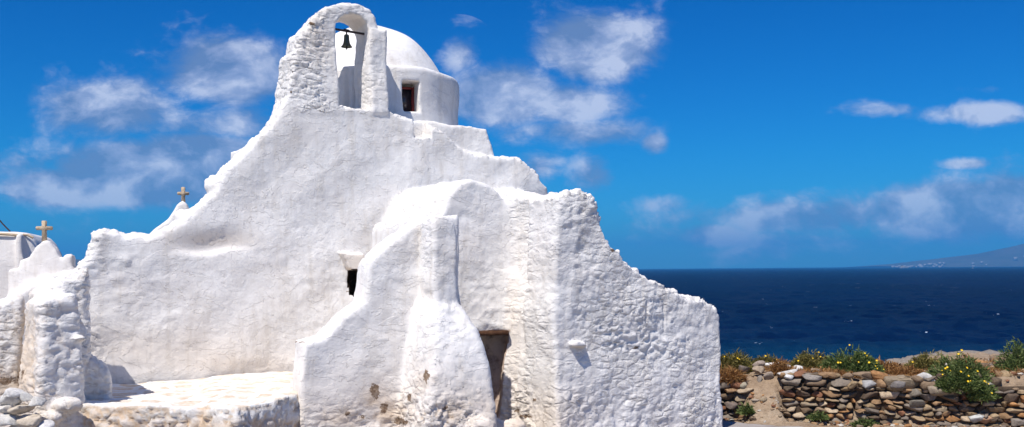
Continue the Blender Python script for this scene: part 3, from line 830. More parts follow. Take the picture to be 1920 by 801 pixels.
def backing(x0, x1, hgt, n=60):
    """rough earth and rubble core behind the face stones, coloured dark as shade in the gaps"""
    X = np.linspace(x0, x1, n); Z = np.linspace(-.1, hgt, 14); V = []; F = []
    for sy in (0, 1):
        for x in X:
            for z in Z: V.append((x, float(wall_y(x))+(.17+.05*z if sy == 0 else .5), z))
    m = len(Z)
    for i in range(n-1):
        for k in range(m-1):
            a = i*m+k; F.append((a, a+m, a+m+1, a+1)); b_ = n*m+a; F.append((b_, b_+1, b_+m+1, b_+m))
        a = i*m+m-1; F.append((a, a+m, n*m+a+m, n*m+a))
    for i in (0, n-1):
        for k in range(m-1): a = i*m+k; F.append((a, a+1, n*m+a+1, n*m+a))
    V = np.array(V); V += (fbm(V*6, 3)*.03)[:, None]
    return V, np.array(F)
EARTH = rocky('earth_gap_shade', (.05, .035, .025), (.09, .065, .045), (.14, .10, .07), 8)  # earth core, darkened so the gaps between stones look shaded
def make_wall(label, items, x0, x1, hgt):
    root = empty('dry_stone_wall', ((x0+x1)/2, float(wall_y((x0+x1)/2))+.2, 0), label, 'stone wall', 'dry stone walls beside the lane')
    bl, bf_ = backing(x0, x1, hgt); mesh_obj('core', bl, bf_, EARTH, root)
    V = []; F = []; Cc = []; o = 0
    for (args, col) in items:
        p, f = rock(**args); V.append(p); F.append(f+o); o += len(p); Cc.append(np.tile(col, (len(p), 1)))
    mesh_obj('stonework', np.concatenate(V), np.concatenate(F), STONE, root, False, {'col': np.concatenate(Cc)})
    return root
make_wall('long dry stone wall of brown and grey rubble running right from the dirt gap', itR, gapR+.05, 11.5, .80)
topL = lambda x: .86-.25*max(0, (x-(gapL-.25)))
itL = dry_wall(3.3, gapL-.02, topL, rows=(.08, .15))
itL += [bigstone(1371, 760, .27, .17, (.19, .15, .13), 0)]
make_wall('short end of dry stone wall between the white church and the dirt gap', itL, 3.2, gapL-.15, .72)

# loose stones: each a thing
def loose(px, py, D, w, col, label, hs=.6, group='loose stones around the dry stone walls', tilt=0):
    if D is None:
        for D in np.arange(19.6, 40, .03):
            p = P(px, py, D)
            if p.z <= gz(p.x, p.y)+w*hs*.2: break
    p = P(px, py, D); pts, f = rock((0, 0, 0), w/2, w*.42, w*hs/2, random.uniform(-.4, .4), tilt, .3, .2, True)
    o = mesh_obj('stone', pts, f, STONE, None, False, {'col': np.tile(col, (len(pts), 1))}); o.location = p
    tag(o, label, 'stone', group)
loose(1423, 682, 21.3, .26, (.36, .29, .24), 'rounded pinkish brown stone, uppermost of the heap beside the gap')
loose(1420, 694, 21.1, .28, (.38, .30, .22), 'oval tan stone just under the uppermost stone of the heap by the gap', .65)
loose(1393, 692, 21.2, .32, (.20, .16, .13), 'dark brown slab stone left of the tan stones of the heap')
loose(1450, 686, 21.4, .34, (.75, .73, .70), 'white washed stone with a flat top right of the brown heap stones', .5)
loose(1472, 687, 21.4, .24, (.72, .70, .67), 'smaller white stone just right of the flat topped white one', .5)
loose(1496, 690, 21.3, .34, (.74, .71, .66), 'broad white stone lying alone behind the left end of the long wall', .4)
loose(1440, 705, None, .24, (.33, .27, .22), 'jagged brown stone at the top of the dirt slope', .8, tilt=.4)
loose(1425, 711, None, .14, (.30, .26, .22), 'small upright grey stone on the left of the dirt slope', 1.1)
loose(1448, 746, None, .14, (.36, .28, .21), 'small tan stone lying low in the dirt gap', .6)
loose(1414, 750, None, .22, (.36, .30, .24), 'flat dusty slab sunk into the dirt of the gap', .35)
loose(1394, 724, 20.75, .16, (.36, .32, .24), 'pale brown stone leaning on the short wall end', 1.0)
loose(1532, 697, 21.0, .26, (.34, .25, .17), 'tilted triangular brown stone among dry grass behind the wall', .7, tilt=-.6)
loose(1862, 676, None, .24, (.58, .52, .44), 'round pale boulder on the crest of the far rocky slope', .7)
loose(1808, 731, 20.3, .16, (.58, .40, .28), 'small orange pink stone on the wall under the flowering bush', .7)
lbl_r = ['grey-green rounded boulder', 'pale grey boulder with flat top', 'small reddish brown stone', 'white angular stone', 'dark grey wedge shaped stone']
for i, (px, py, w, c, l_) in enumerate(((1770, 703, .30, (.42, .40, .38), 'flat grey slab behind the wall top under the brown bush'), (1742, 708, .34, (.50, .48, .45), 'pale grey slab beside the biggest boulder on the wall'),
        (1868, 770, .36, (.34, .38, .38), 'greenish grey rounded boulder at the right end of the wall'), (1898, 755, .42, (.50, .50, .48), 'large pale grey boulder on the rubble slope at right'),
        (1862, 752, .28, (.27, .20, .16), 'dark brown stone on the rubble slope below the flowering bush'), (1905, 790, .34, (.28, .24, .20), 'brown stone at the bottom right corner of the rubble slope'),
        (1846, 786, .28, (.45, .28, .18), 'rust orange stone beside the white stone in the wall'), (1912, 715, .34, (.44, .42, .40), 'grey boulder high on the slope at the right edge'), (1880, 732, .22, (.52, .50, .47), 'flat pale stone on the grey slope between two bushes'))):
    loose(px, py, DWL(px)+(.05 if py > 775 else .35 if py > 745 else .8 if py > 720 else 1.3), w, c, l_, .62)

# pebbles and rubble litter: nobody could count it
it = []
for i in range(1500):
    x = random.uniform(3.6, 12.2); y = float(wall_y(x))+random.choice((random.uniform(-.5, .1), random.uniform(.3, 3.2), random.uniform(-.2, .1)))
    if i > 1000: x = random.uniform(8.9, 12.2); y = float(wall_y(x))+random.uniform(.2, 2.6)
    if y > 23.4: continue
    s = abs(random.gauss(0, .028))+.012
    if x > 9.0 and y > wall_y(x)+.2: s *= 2.2
    z = gz(x, y)
    if y < wall_y(x) and x > gapR: z = 0
    c = wob(random.choice(STCOL+[(.5, .46, .4), (.56, .52, .46)]))
    it.append((dict(c=(x, y, z+s*.2), sx=s*1.3, sy=s, sz=s*.7, rot=random.random()*3, tilt=0), c))
tag(rocks_obj('pebbles', it, STONE), 'scattered pebbles and rubble chips on the dry earth', 'rubble', None, 'stuff')
# white washed field stones at the lower left corner
wst = [(18, 748, .34), (46, 744, .26), (10, 768, .30), (40, 766, .34), (70, 752, .28), (22, 786, .34), (58, 786, .36), (4, 792, .24), (36, 800, .3), (82, 798, .3), (28, 735, .3)]
ordn = ['beige', 'small', 'flat', 'broad', 'upright', 'long', 'largest', 'narrow', 'lowest', 'rounded', 'uppermost']
root = empty('rubble_heap', (P(40, 780, 13.2).x, 13.2, 0), 'heap of whitewashed field stones against the wall in the lower left corner', 'stone heap')
V = []; F = []; Cc = []; o = 0
for x, y, w in wst:
    col = random.choice([(.66, .64, .60), (.70, .66, .60), (.60, .52, .42), (.72, .70, .68)])
    p, f_ = rock(tuple(P(x, y, 13.15+random.uniform(-.05, .05))), w*.48, w*.45, w*.26, random.uniform(-.3, .3), random.uniform(-.25, .25), .35, .2, True)
    m_ = mesh_obj('stone', p, f_, STONE, root, True, {'col': np.tile(col, (len(p), 1))})

# ------------------------------------------------------------------ plants
def leafmat(name, c0, c1, c2):
    m, nt, b = mat(name); pos = geo(nt); n = noise_n(nt, 9, 4, .6, pos)
    oi = attr(nt, 'rnd')
    c = ramp(nt, mth(nt, 'ADD', mth(nt, 'MULTIPLY', n.outputs[0], .6), mth(nt, 'MULTIPLY', oi, .4)), [(.25, c0), (.5, c1), (.8, c2)])
    nt.links.new(c, b.inputs['Base Color']); b.inputs['Roughness'].default_value = .7; b.inputs['Specular IOR Level'].default_value = .15
    t = N(nt, 'ShaderNodeBsdfTranslucent'); nt.links.new(c, t.inputs['Color'])
    mx = N(nt, 'ShaderNodeMixShader'); mx.inputs[0].default_value = .25
    out = nt.nodes['Material Output']; nt.links.new(b.outputs[0], mx.inputs[1]); nt.links.new(t.outputs[0], mx.inputs[2]); nt.links.new(mx.outputs[0], out.inputs['Surface'])
    return m
GREEN = leafmat('shrub_leaves', (.05, .085, .02), (.12, .165, .05), (.26, .29, .11))
OLIVE = leafmat('olive_dry_leaves', (.09, .09, .025), (.20, .17, .05), (.36, .29, .10))
DRY = leafmat('dry_grass_blades', (.17, .07, .025), (.34, .17, .06), (.50, .32, .14))
YEL = simple('yellow_petals', (.85, .55, .02), .6)
def blades(c, rx, ry, hgt, n, L=.10, wd=.008, droop=.5, fill=1.0):
    """small leaves on stems spread through the plant's volume"""
    V = []; F = []; Rn = []
    for i in range(n):
        a = random.random()*6.283; r = random.random()**.5; k = random.random()
        lobe = 1+.25*math.sin(a*3+c[0]*5)+.15*math.sin(a*7+c[0])
        hx = (1-r*r*.75)*hgt*lobe
        z = hx*(k**.6)*fill+(1-fill)*0
        base = Vector((c[0]+rx*r*math.cos(a)*lobe, c[1]+ry*r*math.sin(a), c[2]+z*.92))
        d = Vector((math.cos(a)*r*.8+random.gauss(0, .5), math.sin(a)*r*.8+random.gauss(0, .5), .75+random.gauss(0, .35))).normalized()
        l = L*random.uniform(.5, 1.4); s = d.cross(Vector((random.gauss(0, 1), random.gauss(0, 1), random.gauss(0, 1)))).normalized()*wd*random.uniform(.7, 1.5)
        mid = base+d*l*.5; tip = base+d*l+Vector((0, 0, -droop*l*random.random()*.6))
        o_ = len(V); V += [base-s*.5, base+s*.5, mid+s, tip, mid-s]; F += [(o_, o_+1, o_+2, o_+4), (o_+4, o_+2, o_+3, o_+3)]
        q = random.random(); Rn += [q]*5
    F2 = [];
    for g in F: F2.append(g if g[2] != g[3] else g[:3])
    return np.array([tuple(q) for q in V]), F2, np.array(Rn)
def plant(px, py, D, w, h_, mat_, label, cat, name, n=2600, flowers=0, L=.10, wd=.008, group=None, mat2=None, stems=True):
    p = P(px, py, D)
    root = empty(name, p, label, cat, group)
    n = int(n*1.4); V, F, Rn = blades(p, w/2, w*.35, h_, n, L, wd*1.15)
    mesh_obj('foliage' if 'grass' not in name else 'blades', V, F, mat_, root, False, {'rnd': Rn})
    if mat2:
        V, F, Rn = blades((p.x+w*.1, p.y-.02, p.z), w*.5, w*.3, h_*.55, n//3, L*.9, wd)
        mesh_obj('dead_leaves', V, F, mat2, root, False, {'rnd': Rn})
    ts = []
    for i in range(14 if stems else 0):
        a = random.random()*6.28; r = random.random()*.8
        ts.append(tube([p+Vector((0, 0, -.08)), p+Vector((w*.25*r*math.cos(a), w*.2*r*math.sin(a), h_*.45)), p+Vector((w*.42*r*math.cos(a), w*.3*r*math.sin(a), h_*.9))], [.012, .008, .004], 5))
    if ts:
        V, F = joinm(ts); mesh_obj('stems', V, F, WOOD_D, root)
    for i in range(flowers):
        a = random.uniform(2.6, 6.8); r = random.random()**.5
        lobe = 1+.25*math.sin(a*3+p.x*5)
        z = h_*(1-r*r*.7)*lobe*random.uniform(.75, 1.12)
        c = p+Vector((w/2*r*math.cos(a), -abs(w*.36*r*math.sin(a))-.05, z+.05))
        V = [c+Vector((0, -.006, .0))]; F = []; R_ = random.uniform(.016, .030); tl = random.uniform(-.6, .6)
        for k in range(12):
            b_ = 2*math.pi*k/12; rr = R_*(1 if k % 2 == 0 else .62)
            q = Vector((rr*math.cos(b_), -.012+.004*(k % 2), rr*math.sin(b_))); q.rotate(Matrix.Rotation(-.7, 3, 'X')); q.rotate(Matrix.Rotation(tl, 3, 'Z')); V.append(c+q)
        F = [(0, 1+k, 1+(k+1) % 12) for k in range(12)]
        mesh_obj('flower', V, F, YEL, root, False)
    return root
G1 = 'shrubs growing behind the dry stone wall'
plant(1378, 700, 21.8, .85, .40, OLIVE, 'olive brown bush against the corner of the white church', 'bush', 'bush', 3600, 3, .11, group=G1)
plant(1438, 690, 22.4, .55, .25, OLIVE, 'thin low olive bush above the dirt gap', 'bush', 'bush', 1500, 3, .09, group=G1)
plant(1518, 698, 22.0, .95, .38, OLIVE, 'wide olive green bush behind the white stones', 'bush', 'bush', 3600, 6, .10, group=G1, mat2=DRY)
plant(1604, 707, 21.3, 1.15, .50, GREEN, 'tall green bush with yellow flowers behind the middle of the wall', 'bush', 'flowering bush', 6500, 16, .11, group=G1)
plant(1655, 706, 21.6, .80, .30, DRY, 'rust brown withered bush right of the tall flowering bush', 'bush', 'bush', 3200, 0, .10, group=G1)
plant(1740, 704, 21.9, 1.05, .42, OLIVE, 'rounded olive and brown bush above the big boulder of the wall', 'bush', 'bush', 4500, 5, .10, group=G1, mat2=DRY)
plant(1812, 706, 21.0, .50, .38, DRY, 'dark rusty bush behind the hanging green bush', 'bush', 'bush', 1600, 0, .1, group=G1)
plant(1800, 735, 19.75, 1.15, .62, GREEN, 'dark green bush with yellow flowers hanging over the wall', 'bush', 'flowering bush', 7500, 18, .11, group=G1)
plant(1840, 752, 19.5, .45, .35, GREEN, 'small trailing green plant at the foot of the hanging bush', 'bush', 'plant', 1600, 2, .10, group=G1)
plant(1916, 722, 20.1, 1.0, .80, GREEN, 'green bush with yellow flowers at the right edge', 'bush', 'flowering bush', 5200, 6, .11, group=G1)
plant(1885, 726, 21.2, .75, .30, DRY, 'orange brown dry grass tuft on the slope near the right edge', 'dry grass', 'grass_tuft', 2200, 0, .14, .005, group='dry grass tufts', stems=False)
plant(1462, 705, 21.0, .35, .30, DRY, 'orange dry grass tuft at the left end of the long wall', 'dry grass', 'grass_tuft', 900, 0, .15, .005, group='dry grass tufts', stems=False)
plant(1365, 718, 21.0, .60, .28, DRY, 'rust coloured dry grass tuft beside the white church corner', 'dry grass', 'grass_tuft', 1600, 0, .15, .005, group='dry grass tufts', stems=False)
plant(1565, 712, 20.95, .60, .16, DRY, 'low dry grass tuft at the foot of the tall flowering bush', 'dry grass', 'grass_tuft', 1100, 0, .12, .005, group='dry grass tufts', stems=False)
plant(1700, 706, 21.2, .60, .18, DRY, 'low brown grass tuft on the wall top behind the biggest boulder', 'dry grass', 'grass_tuft', 1100, 0, .12, .005, group='dry grass tufts', stems=False)
plant(1401, 778, 20.45, .28, .20, GREEN, 'small weed at the foot of the short wall by the gap', 'weed', 'weed', 600, 0, .08, group='weeds at the foot of the walls')
plant(1535, 788, 20.1, .35, .14, GREEN, 'low weed at the foot of the long wall near its left end', 'weed', 'weed', 600, 0, .07, group='weeds at the foot of the walls')
plant(1622, 800, 19.75, .45, .14, GREEN, 'low weed at the foot of the long wall below the flowering bush', 'weed', 'weed', 700, 0, .07, group='weeds at the foot of the walls')
plant(1905, 748, 19.8, .28, .2, GREEN, 'small yellow flowered weed among the grey boulders', 'weed', 'weed', 600, 3, .08, group='weeds at the foot of the walls')
# ground cover
V = []; F = []; Rn = []
for i in range(620):
    x = random.uniform(3.8, 12); y = float(wall_y(x))+random.choice((random.uniform(.45, 1.2), random.uniform(.5, 2.8)))
    if gapL < x < gapR and y < 21.6: continue
    v_, f_, r_2 = blades((x, y, gz(x, y)-.01), .12, .12, .10, 26, .11, .006)
    o = len(V); V += list(v_); F += [tuple(q+o for q in g) for g in f_]; Rn += list(r_2)
tag(mesh_obj('dry_grass', np.array(V), F, DRY, None, False, {'rnd': np.array(Rn)}), 'sparse dry grass covering the earth behind the stone walls', 'grass', None, 'stuff')

# ------------------------------------------------------------------ chapels at the far left
K = Solid()
KF = Frame((P(80, 500, 21.5).x, 21.5), 12)
gab = KF.poly([(14, 620), (15, 526), (17, 507), (36, 505), (37, 488), (52, 486), (60, 474), (67, 463), (78, 453), (87, 451), (94, 456), (103, 467), (110, 481), (119, 482), (119, 476), (134, 475), (135, 498), (140, 500), (142, 560), (142, 620)])
K.add('gable', wall(KF, gab, -.35, 0, .04), .02)
# barrel vault in front of the gable
KV = Frame((P(60, 560, 19.6).x, 19.6), 28)
vlt = KV.poly([(-80, 700), (-60, 640), (-20, 600), (30, 555), (70, 532), (105, 519), (128, 514), (150, 520), (175, 600), (180, 700)])
K.add('vault', wall(KV, vlt, -2.4, 0, .08), .06)
k1 = empty('chapel', (P(80, 500, 20.5).x, 20.5, 0), 'small white chapel with stepped gable and stone cross at the left edge', 'chapel')
kv, kf = K.build((-11.5, 17.5, 1.0), (-7.2, 23.5, 4.4), .045)
kl = K.parts(kv); kn = vnormals(kv, kf); kv = kv+kn*(fbm(kv*2.5, 3)*.025+(1-np.abs(fbm(kv*7, 3))*2)*.008)[:, None]
z0_ = np.zeros(len(kv)); split_parts(kv, kf, kl, k1, {None: WHITE_S}, {'dirt': z0_+.12, 'stone': z0_})
def cross(fr, px, ytop, ybot, ww, th, bb_, parent, yarm, t=.09):
    a, zt_ = fr.at(px, ytop, bb_); zb_ = fr.at(px, ybot, bb_)[1]; za = fr.at(px, yarm, bb_)[1]
    bm = bmesh.new()
    V = []; F = []
    pr = [(a-t*.55, zb_), (a-t*.45, za-th), (a-ww, za-th*1.05), (a-ww*1.02, za+th), (a-t*.45, za+th), (a-t*.55, zt_), (a+t*.55, zt_), (a+t*.45, za+th), (a+ww*1.02, za+th), (a+ww, za-th*1.05), (a+t*.45, za-th), (a+t*.55, zb_)]
    n = len(pr)
    for b in (bb_-.05, bb_+.05): V += [fr.world(x, b, z) for x, z in pr]
    vs = [bm.verts.new(q) for q in V]
    bm.faces.new(vs[:n]); bm.faces.new(vs[n:][::-1])
    for i in range(n): bm.faces.new((vs[i], vs[n+i], vs[n+(i+1) % n], vs[(i+1) % n]))
    bmesh.ops.recalc_face_normals(bm, faces=bm.faces)
    bmesh.ops.bevel(bm, geom=bm.edges[:], offset=.012, segments=2, affect='EDGES')
    bmesh.ops.triangulate(bm, faces=bm.faces)
    vv = np.array([q.co[:] for q in bm.verts]); ff = np.array([[q.index for q in g.verts] for g in bm.faces]); bm.free()
    mesh_obj('cross', vv, ff, CREAM, parent, False)
cross(KF, 83, 414, 456, .165, .04, -.17, k1, 428)
# rounded building behind
K2 = Solid(); KB = Frame((P(30, 480, 25).x, 25.0), 14)
rb = KB.poly([(-160, 640), (-150, 437), (-60, 435), (20, 435), (52, 438), (64, 450), (74, 470), (80, 500), (82, 640)])
K2.add('walls', wall(KB, rb, -3, 0, .22), .05)
rib = KB.poly([(31, 640), (31, 445), (34, 439), (41, 439), (44, 450), (47, 500), (48, 640)], .25)
K2.add('rib', wall(KB, rib, -.1, .25, .03), .05)
k2 = empty('house', (P(20, 480, 25).x, 25.5, 0), 'low rounded white building with a vertical rib behind the stepped gable', 'building')
kv, kf = K2.build((-15.8, 24.2, 1.0), (-9.5, 29.2, 4.8), .07)
kl = K2.parts(kv); z0_ = np.zeros(len(kv)); split_parts(kv, kf, kl, k2, {None: WHITE_S}, {'dirt': z0_+.1, 'stone': z0_})
# cream coping
cp = [KB.world(KB.at(x, y, .02)[0], .03, KB.at(x, y, .02)[1]) for x, y in ((-150, 440), (-60, 438), (0, 439), (20, 440), (33, 441))]
V_, F_ = tube(cp, .035, 8); mesh_obj('coping', V_, F_, CREAM, k2)
cp = [KB.world(KB.at(x, y, .02)[0], .0, KB.at(x, y, .02)[1]) for x, y in ((42, 440), (52, 441), (62, 446))]
V_, F_ = tube(cp, .03, 8); mesh_obj('coping', V_, F_, CREAM, k2)
# cable
c0 = P(-60, 300, 25.3); c1 = P(19, 434, 25.3)
V_, F_ = tube([c0.lerp(c1, t_)+Vector((0, 0, -.25*math.sin(math.pi*t_))) for t_ in np.linspace(0, 1, 12)], .018, 6)
tag(mesh_obj('cable', V_, F_, IRON, None), 'thin dark cable running up from the low building at the left edge', 'cable')
# second chapel: gable with cross peeping over the church slope
K3 = Solid(); KG = Frame((P(343, 400, 23.5).x, 23.5), 20)
gb = KG.poly([(230, 640), (250, 470), (290, 430), (318, 412), (328, 398), (334, 386), (343, 379), (352, 384), (360, 398), (375, 415), (420, 440), (440, 640)])
K3.add('gable', wall(KG, gb, -.4, 0, .05), .02)
k3 = empty('chapel', (P(343, 400, 23.5).x, 23.5, 0), 'white chapel gable with beige cross peeping above the long sloping wall', 'chapel')
kv, kf = K3.build((-10.2, 21.8, 1.2), (-5.4, 25.6, 5.4), .05)
z0_ = np.zeros(len(kv)); split_parts(kv, kf, K3.parts(kv), k3, {None: WHITE_S}, {'dirt': z0_, 'stone': z0_})
cross(KG, 343.5, 351, 383, .135, .035, -.2, k3, 363)

# ------------------------------------------------------------------ sea
SEA = -8.0
def seamat():
    m, nt, b = mat('sea_water'); pos = geo(nt)
    cd = N(nt, 'ShaderNodeVectorMath', operation='LENGTH'); nt.links.new(pos, cd.inputs[0]); dist = cd.outputs['Value']
    mp = N(nt, 'ShaderNodeMapping'); nt.links.new(pos, mp.inputs['Vector']); mp.inputs['Scale'].default_value = (1, .55, 1)
    n1 = noise_n(nt, .012, 6, .6, mp.outputs[0]); n2 = noise_n(nt, .35, 6, .65, mp.outputs[0], .3); n3 = noise_n(nt, 1.6, 5, .6, mp.outputs[0])
    near = ramp(nt, mth(nt, 'DIVIDE', mth(nt, 'ADD', dist, mth(nt, 'MULTIPLY', n1.outputs[0], 45)), 400), [(.30, (.004, .085, .115)), (.36, (.002, .03, .07)), (.46, (.0015, .010, .042))])
    deep = ramp(nt, n1.outputs[0], [(.35, (.0008, .003, .021)), (.65, (.0012, .0055, .032))])
    c = mix(nt, mth(nt, 'DIVIDE', mth(nt, 'SUBTRACT', dist, 120), 130, clamp=True), near, deep)
    foam = mth(nt, 'MULTIPLY', mth(nt, 'GREATER_THAN', noise_n(nt, .16, 3, .5, mp.outputs[0]).outputs[0], .70), mth(nt, 'GREATER_THAN', n3.outputs[0], .60))
    c = mix(nt, foam, c, (.45, .55, .65))
    nt.links.new(c, b.inputs['Base Color']); b.inputs['Roughness'].default_value = .28; b.inputs['Specular IOR Level'].default_value = 0
    gl = N(nt, 'ShaderNodeBsdfGlossy'); gl.inputs['Roughness'].default_value = .16; ms = N(nt, 'ShaderNodeMixShader'); frs = N(nt, 'ShaderNodeFresnel'); frs.inputs['IOR'].default_value = 1.33; nt.links.new(mth(nt, 'MULTIPLY', frs.outputs[0], .14, clamp=True), ms.inputs[0])
    nt.links.new(b.outputs[0], ms.inputs[1]); nt.links.new(gl.outputs[0], ms.inputs[2]); nt.links.new(ms.outputs[0], nt.nodes['Material Output'].inputs['Surface'])
    nrm_ = bump(nt, b, n3.outputs[0], 1.0, .5, bump(nt, None, n2.outputs[0], .9, 1.1)); nt.links.new(nrm_, gl.inputs['Normal']); nt.links.new(nrm_, frs.inputs['Normal']); return m
rows = 430; cols = 820
rr = 62*(16000/62)**(np.linspace(0, 1, rows)**1.0); th = np.radians(np.linspace(-52, 52, cols))
RR, TT = np.meshgrid(rr, th, indexing='ij')
X = RR*np.sin(TT); Y = RR*np.cos(TT)
p2 = np.stack([X.ravel(), Y.ravel(), np.zeros(X.size)], -1)
wz = np.zeros(len(p2)); wr = np.random.default_rng(3)
q = p2+np.stack([fbm(p2*.05, 2)*6, fbm(p2*.05+9, 2)*6, np.zeros(len(p2))], -1)
step = RR.ravel()*.013
wz += (1-np.abs(fbm(q*np.array([.09, .17, 1]), 3))*2.2)*.6*(1-ss(step, 4, 16))
wz += (1-np.abs(fbm(q*np.array([.28, .45, 1])+4, 3))*2.2)*.32*(1-ss(step, 1.5, 6))
p2[:, 2] = SEA+wz-.25
b0 = (np.arange(rows-1)[:, None]*cols+np.arange(cols-1)[None]).ravel()
sf = np.stack([b0, b0+1, b0+cols+1, b0+cols], -1)[:, ::-1]
tag(mesh_obj('sea', p2, sf, seamat(), None), kind='structure')

# ------------------------------------------------------------------ far islands
def island(name, prof, D, depth, label=None):
    X = []; n = len(prof)
    pts = [P(x, y, D) for x, y in prof]
    xi = np.linspace(pts[0].x, pts[-1].x, 240); zi = np.interp(xi, [p.x for p in pts], [p.z for p in pts])
    K_ = np.linspace(-1, 1, 25)
    XX, KK = np.meshgrid(xi, K_, indexing='ij'); ZZ = np.repeat(zi[:, None], 25, 1)
    prf = np.maximum(0, 1-np.abs(KK))**.75
    v_ = np.stack([XX.ravel(), (D+KK*depth).ravel(), (SEA-6+(ZZ-SEA+6)*prf).ravel()], -1)
    s = (pts[-1].x-pts[0].x)
    v_[:, 2] += fbm(v_/s*np.array([14, 14, 0]), 4)*(v_[:, 2]-SEA)*.14*(np.abs(KK.ravel()) > .02)
    b_ = (np.arange(239)[:, None]*25+np.arange(24)[None]).ravel()
    return v_, np.stack([b_, b_+25, b_+26, b_+1], -1)
HILL = rocky('far_scrub_hill', (.05, .055, .04), (.08, .08, .055), (.11, .10, .08), .004, .2)
ID = 9000
v_, f_ = island('hills', [(1640, 499), (1670, 496), (1690, 494), (1730, 489), (1765, 484), (1800, 480), (1850, 474), (1885, 467), (1920, 458), (1960, 450), (2060, 438), (2150, 446), (2260, 470)], ID, 1500)
tag(mesh_obj('hills', v_, f_, HILL, None), kind='structure')
v_, f_ = island('hills', [(-200, 505), (-60, 488), (60, 482), (110, 484), (150, 487), (200, 490), (400, 508)], 5000, 900)
tag(mesh_obj('hills', v_, f_, HILL, None), kind='structure')
# far white houses of the shore town
PLA = simple('distant_plaster', (.26, .26, .25), .8)
rt = random.Random(5); bx = []
WF = Frame((0, 0), 0)
for i in range(36):
    px = rt.choice((rt.uniform(1672, 1752), rt.uniform(1700, 1925), rt.gauss(1735, 25))); 
    hx = max(1660, px); Dd = ID-1500+rt.uniform(-20, 380)
    hp = P(hx, 400, Dd); 
    # height of the slope there
    tz = np.interp(hx, [1640, 1670, 1690, 1730, 1765, 1800, 1850, 1885, 1920], [499, 496, 494, 489, 480, 475, 470, 461, 450])
    Hh = (P(hx, tz, ID).z-SEA)*max(0, 1-(ID-Dd)/1500)**.75
    s = rt.uniform(6, 13)
    bx.append(boxmesh(Frame((hp.x, Dd), rt.uniform(-20, 20)), -s, s, -s*.6, s*.6, SEA+Hh*.8-8, SEA+max(Hh, 3)+rt.uniform(4, 9)))
V_, F_ = joinm(bx)
tag(mesh_obj('far_town', V_, F_, PLA, None, False), 'white houses of a distant town scattered along the island shore', 'town', None, 'stuff')
# ferry
def ship(px, D, L, label, name='ship'):
    p = P(px, 500, D); b = Vector((p.x, D, SEA)); root = empty(name, b, label, name)
    bm = bmesh.new(); V = []
    st_ = [(-.5, .10, 0), (-.48, .13, 1), (.3, .13, 1), (.5, .0, 1), (.46, 0, 0), (.28, .10, 0)]
    h = L*.09
    ring = []
    for s in (1, -1):
        ring.append([bm.verts.new((b.x+x*L, b.y+s*(w+.002)*L, b.z-1+(h if t_ else 0))) for x, w, t_ in st_])
    A, B_ = ring
    bm.faces.new(A); bm.faces.new(B_[::-1])
    for i in range(6): bm.faces.new((A[i], A[(i+1) % 6], B_[(i+1) % 6], B_[i]))
    bmesh.ops.recalc_face_normals(bm, faces=bm.faces); bmesh.ops.triangulate(bm, faces=bm.faces)
    vv = np.array([q.co[:] for q in bm.verts]); ff = np.array([[q.index for q in g.verts] for g in bm.faces]); bm.free()
    mesh_obj('hull', vv, ff, PLA, root, False)
    fr = Frame((b.x, b.y), 0)
    V_, F_ = joinm([boxmesh(fr, -.42*L, .28*L, -.1*L, .1*L, b.z+h-.9, b.z+h*1.9), boxmesh(fr, -.32*L, .18*L, -.08*L, .08*L, b.z+h*1.9, b.z+h*2.5)])
    mesh_obj('superstructure', V_, F_, PLA, root, False)
    V_, F_ = lathe([(.03*L, 0), (.03*L, h*1.1), (.001, h*1.1)], 12, (b.x-.18*L, b.y, b.z+h*2.5)); mesh_obj('funnel', V_, F_, RED, root)
ship(1695, 5200, 46, 'white ferry far out on the sea off the tip of the island')
ship(1824, 3800, 9, 'tiny white boat on the sea below the hilly end of the island', 'boat')

# ------------------------------------------------------------------ haze
def haze():
    m = bpy.data.materials.new('haze'); m.use_nodes = True; nt = m.node_tree; nt.nodes.clear()
    out = nt.nodes.new('ShaderNodeOutputMaterial'); pv = nt.nodes.new('ShaderNodeVolumePrincipled')
    pv.inputs['Color'].default_value = (.08, .45, 1.0, 1); pv.inputs['Density'].default_value = 1.1e-4; pv.inputs['Anisotropy'].default_value = 0
    nt.links.new(pv.outputs[0], out.inputs['Volume'])
    fr = Frame((0, 0), 0)
    V_, F_ = boxmesh(fr, -14000, 14000, -16500, 400, SEA-60, 420)
    o = mesh_obj('haze', V_, F_, m, None, False); tag(o, kind='stuff', label='thin blue sea haze filling the air to the horizon', cat='haze')
haze()

# ------------------------------------------------------------------ sun, sky, clouds
EL = math.radians(58); hz = Vector((-.47, -.88)).normalized()
sd = Vector((hz.x*math.cos(EL), hz.y*math.cos(EL), math.sin(EL)))
sl = bpy.data.lights.new('sun', 'SUN'); sl.energy = 4.6; sl.angle = math.radians(.53); sl.color = (1, .945, .87)
so = bpy.data.objects.new('sun', sl); C.objects.link(so); so.rotation_euler = sd.to_track_quat('Z', 'Y').to_euler(); so.location = (0, 0, 30)
w = bpy.data.worlds.new("World"); scene.world = w; w.use_nodes = True; nt = w.node_tree
bg = nt.nodes['Background']
sky = nt.nodes.new('ShaderNodeTexSky'); sky.sky_type = 'NISHITA'; sky.sun_disc = False; sky.sun_elevation = EL; sky.sun_rotation = math.atan2(hz.x, hz.y)
sky.altitude = 0; sky.air_density = 1.0; sky.dust_density = .1; sky.ozone_density = 3.0
hs = nt.nodes.new('ShaderNodeHueSaturation'); hs.inputs['Saturation'].default_value = 1.55; hs.inputs['Hue'].default_value = .49; hs.inputs['Value'].default_value = 1.0
nt.links.new(sky.outputs[0], hs.inputs['Color'])
tc = nt.nodes.new('ShaderNodeTexCoord'); sx = nt.nodes.new('ShaderNodeSeparateXYZ'); nt.links.new(tc.outputs['Generated'], sx.inputs[0])
